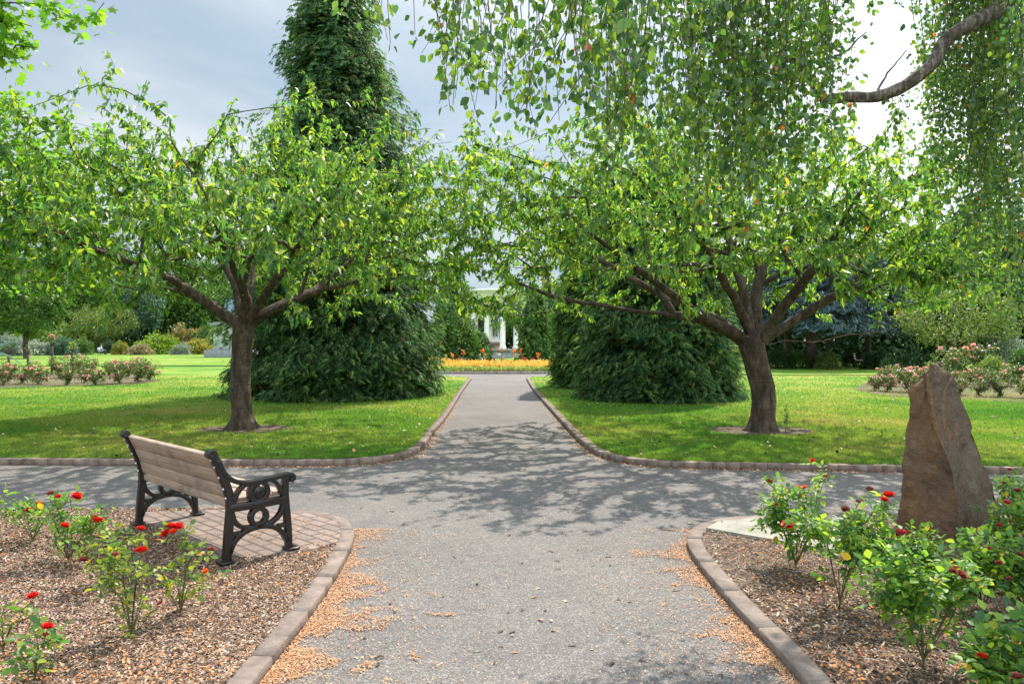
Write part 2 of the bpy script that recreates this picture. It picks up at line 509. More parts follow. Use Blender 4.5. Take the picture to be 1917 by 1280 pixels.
FOL = {
    'mid': leaf_mat('mid_green_leaf', [(0.045, 0.11, 0.025), (0.075, 0.16, 0.03), (0.11, 0.20, 0.035)], 0.35, 1.5, 0.5, 0.35),
    'dark': leaf_mat('dark_green_leaf', [(0.018, 0.050, 0.020), (0.030, 0.075, 0.026), (0.048, 0.105, 0.032)], 0.3, 1.4, 0.5, 0.35),
    'lime': leaf_mat('lime_green_leaf', [(0.11, 0.20, 0.02), (0.16, 0.27, 0.025), (0.21, 0.31, 0.04)], 0.4, 1.4, 0.5, 0.3),
    'pale': leaf_mat('pale_green_leaf', [(0.10, 0.17, 0.04), (0.15, 0.22, 0.055), (0.20, 0.26, 0.07)], 0.4, 1.4, 0.5, 0.3),
    'silver': leaf_mat('silver_leaf', [(0.17, 0.23, 0.17), (0.26, 0.32, 0.24), (0.40, 0.44, 0.36)], 0.3, 1.1, 0.6, 0.3, tint=(1, 1, 0.8)),
    'bluegreen': leaf_mat('blue_green_leaf', [(0.05, 0.115, 0.07), (0.08, 0.16, 0.10), (0.13, 0.22, 0.14)], 0.3, 1.3, 0.5, 0.3, tint=(1, 1, 0.7)),
    'red': leaf_mat('russet_leaf', [(0.10, 0.15, 0.035), (0.17, 0.14, 0.045), (0.24, 0.14, 0.07), (0.13, 0.18, 0.04)], 0.35, 1.4, 0.5, 0.3),
    'yellow': leaf_mat('yellow_variegated_leaf', [(0.20, 0.22, 0.03), (0.36, 0.30, 0.06), (0.12, 0.20, 0.03)], 0.35, 1.3, 0.5, 0.3),
    'tan': leaf_mat('tan_flower_leaf', [(0.26, 0.20, 0.12), (0.34, 0.26, 0.17), (0.12, 0.17, 0.05)], 0.3, 1.2, 0.6, 0.3),
}
M_rose_leaf = leaf_mat('rose_leaf', [(0.05, 0.125, 0.055), (0.08, 0.18, 0.05), (0.15, 0.27, 0.045), (0.26, 0.36, 0.05)], 0.48, 2.2, 0.45, 0.3, rare=(0.45, 0.30, 0.03))
M_rose_leaf_y = leaf_mat('yellowing_rose_leaf', [(0.05, 0.13, 0.03), (0.10, 0.19, 0.03), (0.22, 0.28, 0.03), (0.30, 0.27, 0.03)], 0.45, 1.9, 0.42, 0.4, rare=(0.45, 0.18, 0.03))
M_rose_far = leaf_mat('rose_leaf_distant', [(0.05, 0.10, 0.035), (0.085, 0.15, 0.04), (0.14, 0.19, 0.045), (0.15, 0.12, 0.05)], 0.35, 1.5, 0.4, 0.4)
M_rose_stem = solid_mat('rose_stem', [(0.07, 0.06, 0.03), (0.11, 0.11, 0.04), (0.10, 0.06, 0.04)], 12.0, 0.6)
M_red = leaf_mat('red_petal', [(0.50, 0.012, 0.010), (0.68, 0.020, 0.014), (0.76, 0.05, 0.03)], 0.3, 1.1, 0.5, 0.3, tint=(1, 0.6, 0.5))
M_faded = leaf_mat('faded_petal', [(0.22, 0.05, 0.035), (0.35, 0.10, 0.07), (0.42, 0.08, 0.10)], 0.25, 1.1, 0.6, 0.2, tint=(1, 0.8, 0.7))
M_pink = leaf_mat('pink_petal', [(0.74, 0.29, 0.25), (0.82, 0.45, 0.40), (0.86, 0.60, 0.54)], 0.3, 1.1, 0.5, 0.2, tint=(1, 0.9, 0.9))
M_orange = leaf_mat('orange_petal', [(0.75, 0.17, 0.03), (0.82, 0.26, 0.05)], 0.3, 1.1, 0.5, 0.2, tint=(1, 0.8, 0.5))
M_crimson = leaf_mat('crimson_petal', [(0.45, 0.03, 0.05), (0.62, 0.06, 0.12), (0.55, 0.08, 0.03)], 0.3, 1.1, 0.5, 0.2, tint=(1, 0.8, 0.8))
M_marigold = leaf_mat('marigold_petal', [(0.66, 0.38, 0.05), (0.78, 0.50, 0.10), (0.84, 0.60, 0.20), (0.34, 0.28, 0.05)], 0.3, 1.1, 0.6, 0.2, tint=(1, 0.9, 0.5))
M_edging = leaf_mat('pale_edging_leaf', [(0.30, 0.40, 0.10), (0.42, 0.50, 0.16), (0.14, 0.22, 0.04)], 0.3, 1.2, 0.6, 0.2)
M_canna = leaf_mat('canna_leaf', [(0.05, 0.12, 0.03), (0.09, 0.18, 0.04), (0.13, 0.06, 0.03)], 0.35, 1.5, 0.4, 0.4)


def wood_mat():
    m, t = newmat('weathered_wood')
    tcd = t.n('ShaderNodeTexCoord')
    mp = t.n('ShaderNodeMapping', i_0=tcd.outputs['Object'])
    mp.inputs['Scale'].default_value = (1.6, 22, 22)
    g = t.noise(mp.outputs[0], 2.2, 6.0, 0.65, 0.6)
    col = t.ramp(g, [(0.28, (0.23, 0.16, 0.12)), (0.5, (0.37, 0.272, 0.208)), (0.72, (0.46, 0.36, 0.29))])
    st = t.noise(tcd.outputs['Object'], 3.2, 4.0, 0.6)
    col = t.mix(0.85, col, t.ramp(st, [(0.33, (0.55, 0.52, 0.5)), (0.48, (1, 1, 1)), (0.7, (1.1, 1.08, 1.05))]), 'MULTIPLY')
    geo = t.n('ShaderNodeNewGeometry')
    col = t.mix(1.0, col, t.ramp(geo.outputs['Random Per Island'], [(0, (0.88, 0.86, 0.84)), (1, (1.1, 1.08, 1.06))]), 'MULTIPLY')
    pr = t.n('ShaderNodeBsdfPrincipled', i_Base_Color=col, i_Roughness=0.65)
    b = t.n('ShaderNodeBump', i_Strength=0.25, i_Distance=0.004, i_Height=g)
    t.link(b.outputs[0], pr.inputs['Normal'])
    t.n('ShaderNodeOutputMaterial', i_Surface=pr.outputs[0])
    return m


M_wood = wood_mat()
M_iron = solid_mat('black_iron', [(0.008, 0.007, 0.007), (0.016, 0.014, 0.013)], 14.0, 0.27, 0.1, 90, spec=0.5)
M_steel = solid_mat('bolt_steel', [(0.5, 0.48, 0.45), (0.6, 0.58, 0.55)], 10.0, 0.35, metallic=0.9)


def stone_mat():
    m, t = newmat('sandstone')
    tcd = t.n('ShaderNodeTexCoord')
    v = tcd.outputs['Object']
    n = t.noise(v, 2.1, 6.0, 0.6, 0.3)
    col = t.ramp(n, [(0.28, (0.10, 0.074, 0.058)), (0.42, (0.165, 0.098, 0.062)), (0.55, (0.205, 0.115, 0.066)), (0.72, (0.235, 0.16, 0.10))])
    f = t.noise(v, 26.0, 5.0, 0.7)
    col = t.mix(0.9, col, t.ramp(f, [(0.3, (0.68, 0.68, 0.68)), (0.7, (1.28, 1.26, 1.24))]), 'MULTIPLY')
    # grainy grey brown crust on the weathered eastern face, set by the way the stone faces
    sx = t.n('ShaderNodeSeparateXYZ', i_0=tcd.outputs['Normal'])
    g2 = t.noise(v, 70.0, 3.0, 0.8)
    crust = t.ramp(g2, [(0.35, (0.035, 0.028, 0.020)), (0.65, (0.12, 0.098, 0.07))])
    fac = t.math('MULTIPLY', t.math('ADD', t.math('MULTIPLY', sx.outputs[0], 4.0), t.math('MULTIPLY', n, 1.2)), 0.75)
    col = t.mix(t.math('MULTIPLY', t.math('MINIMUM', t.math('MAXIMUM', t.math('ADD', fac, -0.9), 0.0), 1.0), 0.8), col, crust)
    # grey weathered crust where the stone was split along the ridge
    n3 = t.noise(v, 1.3, 3.0, 0.5)
    col = t.mix(t.ramp(n3, [(0.5, (0, 0, 0)), (0.66, (0.75, 0.75, 0.75))]), col, (0.16, 0.135, 0.11))
    pr = t.n('ShaderNodeBsdfPrincipled', i_Base_Color=col, i_Roughness=0.85)
    pr.inputs['Specular IOR Level'].default_value = 0.2
    b = t.n('ShaderNodeBump', i_Strength=1.0, i_Distance=0.025, i_Height=t.math('ADD', f, t.math('MULTIPLY', n, 2.0)))
    t.link(b.outputs[0], pr.inputs['Normal'])
    t.n('ShaderNodeOutputMaterial', i_Surface=pr.outputs[0])
    return m


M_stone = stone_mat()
M_white = solid_mat('portland_stone', [(0.70, 0.66, 0.63), (0.82, 0.775, 0.75), (0.86, 0.82, 0.80)], 2.0, 0.7, 0.2, 12)
M_greystone = solid_mat('grey_granite', [(0.20, 0.215, 0.23), (0.30, 0.31, 0.325)], 3.0, 0.8, 0.3, 20)
M_bronze = solid_mat('green_bronze', [(0.05, 0.085, 0.08), (0.10, 0.15, 0.14), (0.16, 0.22, 0.20)], 5.0, 0.5)
M_bluebronze = solid_mat('blue_bronze', [(0.14, 0.22, 0.32), (0.25, 0.36, 0.48)], 5.0, 0.5)
M_basin = solid_mat('stained_stone', [(0.32, 0.22, 0.15), (0.5, 0.42, 0.33)], 3.0, 0.8)
M_plinth = solid_mat('verdigris_stone', [(0.20, 0.27, 0.22), (0.36, 0.40, 0.34), (0.42, 0.43, 0.38)], 1.6, 0.8, 0.3, 14)

# ------------------------------------------------------------------ ground layout
LZ = 0.07                      # lawn level above the path
L_EDGE = [(-900, 869), (-300, 869), (0, 870), (300, 872), (520, 873), (640, 872), (723, 865), (775, 853), (800, 832), (813, 812), (840, 778), (867, 733), (883, 710)]
R_EDGE = [(985, 710), (998, 732), (1033, 773), (1062, 806), (1097, 840), (1138, 861), (1207, 872), (1279, 877), (1500, 881), (1917, 888), (2600, 895)]
l_edge = smooth_line([G(*p)[:2] for p in L_EDGE], 0.13)
r_edge = smooth_line([G(*p)[:2] for p in R_EDGE], 0.13)

flat_poly('ground', [(-700, -60), (700, -60), (700, 900), (-700, 900)], -0.03, M_lawn)
flat_poly('path', [(-16, -3), (16, -3), (40, 20), (40, 48), (-45, 62), (-45, 20)], 0.0, M_asphalt)

def gp(px, py): return G(px, py, LZ)[:2]
KW = 0.13
def offset_line(line, off):
    t = np.gradient(line, axis=0); t /= np.linalg.norm(t, axis=1, keepdims=True)
    return line + np.stack([-t[:, 1], t[:, 0]], 1) * off

l_in = offset_line(l_edge, KW)
r_in = offset_line(r_edge, KW)
lawn_l = [tuple(p) for p in l_in] + [gp(868, 704.5), gp(800, 704.5), gp(640, 699), gp(430, 686.4), gp(290, 685.8), gp(-150, 687), gp(-900, 694)]
lawn_r = [tuple(p) for p in r_in] + [gp(3000, 702.6), gp(1900, 702.6), gp(1440, 703), gp(1200, 704), gp(1000, 704.5)]
lawn_far = [gp(-900, 691), gp(-150, 685), gp(290, 683.6), gp(430, 684), gp(600, 686), gp(760, 689), gp(935, 689), gp(1110, 690), gp(1260, 695), gp(1440, 701.2), gp(1900, 701.2), gp(3000, 701.2), (600, 300), (-600, 300)]
flat_poly('lawn', lawn_l, LZ, M_lawn, skirt=0.09)
flat_poly('lawn', lawn_r, LZ, M_lawn, skirt=0.09)
flat_poly('lawn', lawn_far, LZ, M_lawn, skirt=0.09)


def kerb(name, line, prof, step, gap, mat, jit=0.004):
    """row of blocks along a line; prof = (offset to the left of travel, z)"""
    ln = smooth_line(line, 0.03)
    s = np.concatenate([[0], np.cumsum(np.linalg.norm(np.diff(ln, axis=0), axis=1))])
    t = np.gradient(ln, axis=0); t /= np.linalg.norm(t, axis=1, keepdims=True)
    nrm = np.stack([-t[:, 1], t[:, 0]], 1)
    mb = MB()
    a = 0.0
    k = len(prof)
    while a < s[-1] - 0.05:
        b = min(a + step * random.uniform(0.96, 1.04), s[-1])
        m = max(2, int((b - a) / 0.12) + 1)
        ss = np.linspace(a + gap / 2, b - gap / 2, m)
        V = []
        dz, do = random.uniform(-jit, jit), random.uniform(-jit, jit)
        for q in ss:
            c = np.array([np.interp(q, s, ln[:, 0]), np.interp(q, s, ln[:, 1])])
            nn = np.array([np.interp(q, s, nrm[:, 0]), np.interp(q, s, nrm[:, 1])]); nn /= np.linalg.norm(nn)
            for (o_, z_) in prof:
                p = c + nn * (o_ + do)
                V.append((p[0], p[1], z_ + (dz if z_ > 0.01 else 0)))
        f4 = []
        for i in range(m - 1):
            for j in range(k):
                jj = (j + 1) % k
                f4.append([i * k + j, i * k + jj, (i + 1) * k + jj, (i + 1) * k + j])
        mb.add(V, f4=f4, fn=[list(range(k))[::-1], [(m - 1) * k + j for j in range(k)]])
        a = b
    o = mb.build(name, mat)
    o['kind'] = 'structure'
    return o


FARP = [(0.0, -0.02), (0.006, 0.070), (0.014, 0.080), (KW - 0.004, 0.080), (KW - 0.004, -0.02)]
kerb('kerb', [G(*p)[:2] for p in L_EDGE], FARP, 0.17, 0.005, M_kerb_far, 0.0015)
kerb('kerb', [G(*p)[:2] for p in R_EDGE], FARP, 0.17, 0.005, M_kerb_far, 0.0015)
# near beds
LB = [(470, 1300), (500, 1262), (545, 1205), (590, 1146), (622, 1098), (648, 1052), (662, 1020), (662, 1000), (648, 984), (615, 972), (560, 966)]
RB = [(1420, 975), (1350, 981), (1308, 994), (1288, 1010), (1288, 1032), (1310, 1068), (1342, 1108), (1378, 1150), (1420, 1195), (1470, 1250), (1512, 1300)]
def ext(line_px, n_at_end):
    return [G(*p)[:2] for p in line_px]
lb = ext(LB, 0); rb = ext(RB, 1)
# continue towards the camera beyond the frame
def cont(a, b, L):
    v = np.array(a) - np.array(b); v /= np.linalg.norm(v)
    return tuple(np.array(a) + v * L)
lb = [cont(lb[0], lb[1], 2.2)] + lb
rb = rb + [cont(rb[-1], rb[-2], 2.2)]
NEARP = [(0.0, -0.02), (0.002, 0.050), (0.007, 0.057), (0.112, 0.061), (0.117, 0.056), (0.117, -0.02)]
kerb('kerb', lb, NEARP, 0.62, 0.005, M_kerb, 0.0015)
kerb('kerb', rb, NEARP, 0.62, 0.005, M_kerb, 0.0015)
BZ = 0.045
lb_in = offset_line(smooth_line(lb, 0.06), 0.112)
rb_in = offset_line(smooth_line(rb, 0.06), 0.112)
bed_l = [tuple(p) for p in lb_in] + [G(470, 962)[:2], G(262, 962)[:2], G(0, 966)[:2], G(-400, 968)[:2], (-6.5, 1.2)]
bed_r = [tuple(p) for p in rb_in[:]] + [(6.5, 1.2), G(2300, 985)[:2], G(1917, 978)[:2], G(1560, 972)[:2]]
flat_poly('mulch_bed', bed_l, BZ, M_mulch_base, skirt=0.06)
flat_poly('mulch_bed', bed_r, BZ, M_mulch_base, skirt=0.06)
# thin edging along the back of the left bed (flush concrete strip)
kerb('kerb', [G(480, 962)[:2], G(262, 961)[:2], G(0, 965)[:2], G(-400, 967)[:2]], [(0.0, -0.02), (0.0, 0.052), (0.06, 0.052), (0.06, -0.02)], 0.9, 0.004, M_kerb)
kerb('kerb', [G(2300, 984)[:2], G(1917, 977)[:2], G(1560, 971)[:2], G(1430, 974)[:2]], [(0.0, -0.02), (0.0, 0.06), (0.12, 0.06), (0.12, -0.02)], 0.6, 0.006, M_kerb)
# brick pad under the bench
pad = [tuple(p) for p in lb_in if p[1] > G(0, 1034)[1]] + [G(470, 965)[:2], G(262, 972, 0)[:2], G(252, 984)[:2], G(405, 1058)[:2], G(478, 1060)[:2], G(590, 1043)[:2]]
flat_poly('paving', pad, BZ + 0.022, M_pave, skirt=0.03)
# flagstones in front of the standing stone
flag1 = [G(1322, 1003)[:2], G(1345, 990)[:2], G(1430, 979)[:2], G(1560, 977)[:2], G(1620, 1010)[:2], G(1600, 1052)[:2], G(1450, 1026)[:2]]
flat_poly('paving', flag1, BZ + 0.024, M_flag, skirt=0.03)


def grid_rand(n, x0, x1, d0, d1):
    """random ground points with density ~ 1/d^2 (even in the picture)"""
    d = 1.0 / rng.uniform(1.0 / d1, 1.0 / d0, n)
    return rng.uniform(x0, x1, n), d


def chips(name, poly, n, d0, d1, x0, x1, z, lmin, lmax, wmin, wmax, mat, tilt=0.5, dens=None, lift=0.03, kind='stuff'):
    X, Y = grid_rand(n, x0, x1, d0, d1)
    X = X * 1.0
    keep = inpoly(X, Y, poly) if poly is not None else np.ones(n, bool)
    if dens is not None:
        keep &= rng.random(n) < dens(X, Y)
    X, Y = X[keep], Y[keep]
    m = len(X)
    a = rng.uniform(0, 2 * np.pi, m)
    l = rng.uniform(lmin, lmax, m) * rng.uniform(0.5, 1, m); wd = rng.uniform(wmin, wmax, m)
    tx, ty = rng.normal(0, tilt, m), rng.normal(0, tilt, m)
    u = np.stack([np.cos(a), np.sin(a), tx], 1); u /= np.linalg.norm(u, axis=1, keepdims=True)
    v = np.stack([-np.sin(a), np.cos(a), ty], 1); v /= np.linalg.norm(v, axis=1, keepdims=True)
    nrm = np.cross(u, v)
    c = np.stack([X, Y, z + rng.uniform(0.003, lift, m)], 1)
    uu, vv = u * l[:, None] / 2, v * wd[:, None] / 2
    bend = nrm * (wd * rng.uniform(-0.3, 0.5, m))[:, None]
    V = np.stack([c - uu - vv, c - uu + vv, c + bend - vv * 1.1, c + bend + vv * 1.1, c + uu - vv * 0.7, c + uu + vv * 0.7], 1)
    base = np.arange(m)[:, None] * 6
    f = np.concatenate([base + np.array([[0, 2, 3, 1]]), base + np.array([[2, 4, 5, 3]])])
    o = mk(name, V, f, mat)
    o['kind'] = kind
    return o


off_pad = lambda X, Y: np.where(inpoly(X, Y, pad) | inpoly(X, Y, flag1), 0.035, 1.0)
chips('bark_mulch', bed_l, 1210000, 3.0, 7.3, -6.5, -0.2, BZ, 0.010, 0.048, 0.003, 0.010, M_chip, 0.3, dens=off_pad, lift=0.02)
chips('bark_mulch', bed_r, 90000, 3.0, 7.3, 0.3, 6.5, BZ, 0.010, 0.048, 0.003, 0.010, M_chip, 0.3, dens=off_pad, lift=0.02)


def dist_to_line(X, Y, line):
    ln = np.asarray(line)
    best = np.full(len(X), 1e9); bi = np.zeros(len(X), int)
    for i in range(0, len(ln)):
        d = (X - ln[i][0]) ** 2 + (Y - ln[i][1]) ** 2
        k = d < best
        best[k] = d[k]; bi[k] = i
    return np.sqrt(best), bi


def tongue_density(line, side, scale=1.0):
    ln = smooth_line(line, 0.04)
    def f(X, Y):
        d, bi = dist_to_line(X, Y, ln)
        s = Y
        tongue = np.array([max(0.0, noise.noise(Vector((yy * 3.4 + side * 7.7, side * 3.1, 0.2))) + 0.12) for yy in s])
        reach = (0.07 + 0.72 * tongue) * scale
        d = d * (1 + 0.9 * np.array([noise.noise(Vector((xx * 9, yy * 9, side))) + 0.5 * noise.noise(Vector((xx * 31, yy * 31, side))) for xx, yy in zip(X, Y)]))
        p = np.clip(1.1 - d / reach, 0, 1)
        return p ** 1.25 * 0.7 + 0.07 * np.exp(-d / 0.35)
    return f


path_near = [tuple(p) for p in smooth_line(lb, 0.1)][:-6] + [tuple(p) for p in smooth_line(rb, 0.1)][6:]
chips('fallen_petals', path_near, 300000, 2.9, 6.4, -2.2, 0.0, 0.0, 0.006, 0.017, 0.003, 0.008, M_petal, 0.3, tongue_density(lb, 1), 0.012)
chips('fallen_petals', path_near, 300000, 2.9, 6.4, 0.4, 2.6, 0.0, 0.006, 0.017, 0.003, 0.008, M_petal, 0.3, tongue_density(rb, 2), 0.012)
chips('fallen_petals', bed_l, 24000, 3.0, 7.3, -6.5, -0.2, BZ + 0.012, 0.012, 0.03, 0.006, 0.014, M_bedpetal, 0.5, lambda X, Y: np.array([max(0, noise.noise(Vector((x * 1.3, y * 1.3, 4.0))) + 0.12) for x, y in zip(X, Y)]), 0.03)
chips('fallen_petals', bed_r, 26000, 3.0, 7.3, 0.3, 6.5, BZ + 0.012, 0.012, 0.03, 0.006, 0.014, M_bedpetal, 0.5, lambda X, Y: np.array([max(0, noise.noise(Vector((x * 1.3, y * 1.3, 9.0))) + 0.18) for x, y in zip(X, Y)]), 0.03)
chips('fallen_leaves', None, 700, 3.2, 14.0, -3.5, 3.5, 0.0, 0.02, 0.07, 0.006, 0.02, M_litter, 0.15, lambda X, Y: np.where(np.abs(X) < 1.3 + 0.9 * (Y > 6.5), 0.55, 0.0), 0.008)
chips('fallen_leaves', lawn_l, 700, 9.5, 25, -9, 0, LZ + 0.02, 0.04, 0.09, 0.02, 0.04, M_litter, 0.3, None, 0.04)
chips('fallen_leaves', lawn_r, 700, 9.5, 25, 0, 10, LZ + 0.02, 0.04, 0.09, 0.02, 0.04, M_litter, 0.3, None, 0.04)
kl = lambda line, sd: (lambda X, Y: np.clip(1.1 - dist_to_line(X, Y, line)[0] / 0.16, 0, 1) * 0.6)
chips('fallen_petals', None, 60000, 9.0, 20.0, -4, 0, 0.0, 0.015, 0.035, 0.008, 0.02, M_petal, 0.2, (lambda f: (lambda X, Y: f(X, Y) * (~inpoly(X, Y, lawn_l))))(kl(l_edge, 1)), 0.012)
chips('fallen_petals', None, 60000, 9.0, 20.0, 0, 5, 0.0, 0.015, 0.035, 0.008, 0.02, M_petal, 0.2, (lambda f: (lambda X, Y: f(X, Y) * (~inpoly(X, Y, lawn_r))))(kl(r_edge, 1)), 0.012)


def grass(name, poly, n, d0, d1, x0, x1, hole):
    d = 1.0 / np.sqrt(rng.uniform(1.0 / d1 ** 2, 1.0 / d0 ** 2, n))
    X = rng.uniform(x0, x1, n) * d; Y = d
    k = inpoly(X, Y, poly)
    for (hx, hy, hr) in hole:
        k &= ((X - hx) / hr) ** 2 + ((Y - hy) / (hr * 0.8)) ** 2 > rng.uniform(0.7, 1.1, n)
    X, Y, d = X[k], Y[k], d[k]
    m = len(X)
    a = rng.uniform(0, 2 * np.pi, m)
    h = rng.uniform(0.02, 0.05, m) * (1 + 0.4 * (rng.random(m) < 0.1))
    wd = np.maximum(0.006, 0.0007 * d)
    lean = rng.normal(0, 0.55, (m, 2)) * h[:, None]
    b = np.stack([X, Y, np.full(m, LZ - 0.003)], 1)
    sx = np.stack([np.cos(a) * wd, np.sin(a) * wd, np.zeros(m)], 1)
    tip = b + np.stack([lean[:, 0], lean[:, 1], h], 1)
    V = np.stack([b - sx, b + sx, tip], 1)
    f = (np.arange(m)[:, None] * 3 + np.array([[0, 1, 2]]))
    o = mk(name, V, f, M_blade)
    o['kind'] = 'stuff'
    return o


TL, TR = G(456, 803, LZ), G(1425, 806, LZ)
grass('grass', lawn_l, 260000, 9.2, 34, -0.72, 0.0, [(TL[0], TL[1], 0.85)])
grass('grass', lawn_r, 260000, 9.2, 34, 0.0, 0.72, [(TR[0], TR[1], 0.95)])
for c, r_ in ((TL, 0.9), (TR, 1.0)):
    pts = [(c[0] + r_ * math.cos(a) * (1 + 0.2 * noise.noise(Vector((math.cos(a) * 2, math.sin(a) * 2, c[0])))), c[1] + 0.75 * r_ * math.sin(a) * (1 + 0.2 * noise.noise(Vector((math.cos(a) * 2, math.sin(a) * 2, c[0] + 5))))) for a in np.linspace(0, 2 * np.pi, 36, endpoint=False)]
    flat_poly('soil', pts, LZ + 0.006, M_soil)

# ------------------------------------------------------------------ leaves
def basis(d, up):
    d = d / np.maximum(np.linalg.norm(d, axis=1, keepdims=True), 1e-9)
    s = np.cross(d, up); s /= np.maximum(np.linalg.norm(s, axis=1, keepdims=True), 1e-9)
    n = np.cross(s, d)
    return d, s, n


def leaves(pos, d, up, l, w, fold=0.25, droop=0.3):
    """folded, drooping leaf of two quads per point -> V, F"""
    d, s, n = basis(d, up)
    l = l[:, None]; w = w[:, None]
    base = pos
    mid = pos + d * l * 0.5
    tip = pos + d * l - n * l * droop
    lf = pos + d * l * 0.42 - s * w * 0.5 + n * w * fold
    rt = pos + d * l * 0.42 + s * w * 0.5 + n * w * fold
    V = np.stack([base, rt, tip, lf, mid], 1).reshape(-1, 3)
    b = np.arange(len(pos))[:, None] * 5
    f = np.concatenate([b + np.array([[0, 1, 2, 4]]), b + np.array([[0, 4, 2, 3]])])
    return V, f


def broad_leaves(pos, d, up, l, w, fold=0.2, droop=0.2):
    """rounder leaf: 8 outline points"""
    d, s, n = basis(d, up)
    l = l[:, None]; w = w[:, None]
    pr = [(0, 0, 0), (0.22, 0.36, 1), (0.5, 0.5, 1), (0.78, 0.28, .6), (1, 0, 0), (0.78, -0.28, .6), (0.5, -0.5, 1), (0.22, -0.36, 1), (0.5, 0, 0)]
    P_ = [pos + d * l * a + s * w * b + n * (w * fold * c * 0.6 - l * droop * a * a) for a, b, c in pr]
    V = np.stack(P_, 1).reshape(-1, 3)
    k = np.arange(len(pos))[:, None] * 9
    f = np.concatenate([k + np.array([[0, 1, 2, 8]]), k + np.array([[8, 2, 3, 4]]), k + np.array([[8, 4, 5, 6]]), k + np.array([[0, 8, 6, 7]])])
    return V, f


def maple_leaves(pos, d, up, l, w, fold=0.1, droop=0.2):
    d, s, n = basis(d, up)
    l = l[:, None]
    pr = [(0, 0), (0.12, 0.42), (0.38, 0.30), (0.62, 0.55), (0.68, 0.2), (1, 0), (0.68, -0.2), (0.62, -0.55), (0.38, -0.30), (0.12, -0.42)]
    V = np.stack([pos + d * l * a + s * l * b - n * l * droop * (a * a + b * b) for a, b in pr], 1).reshape(-1, 3)
    k = np.arange(len(pos))[:, None] * 10
    f4 = np.concatenate([k + np.array([[0, 1, 2, 8]]), k + np.array([[2, 3, 4, 8]]), k + np.array([[4, 5, 6, 8]])])
    f3 = np.concatenate([k + np.array([[0, 8, 9]]), k + np.array([[6, 7, 8]])])
    return V, [f4, f3]


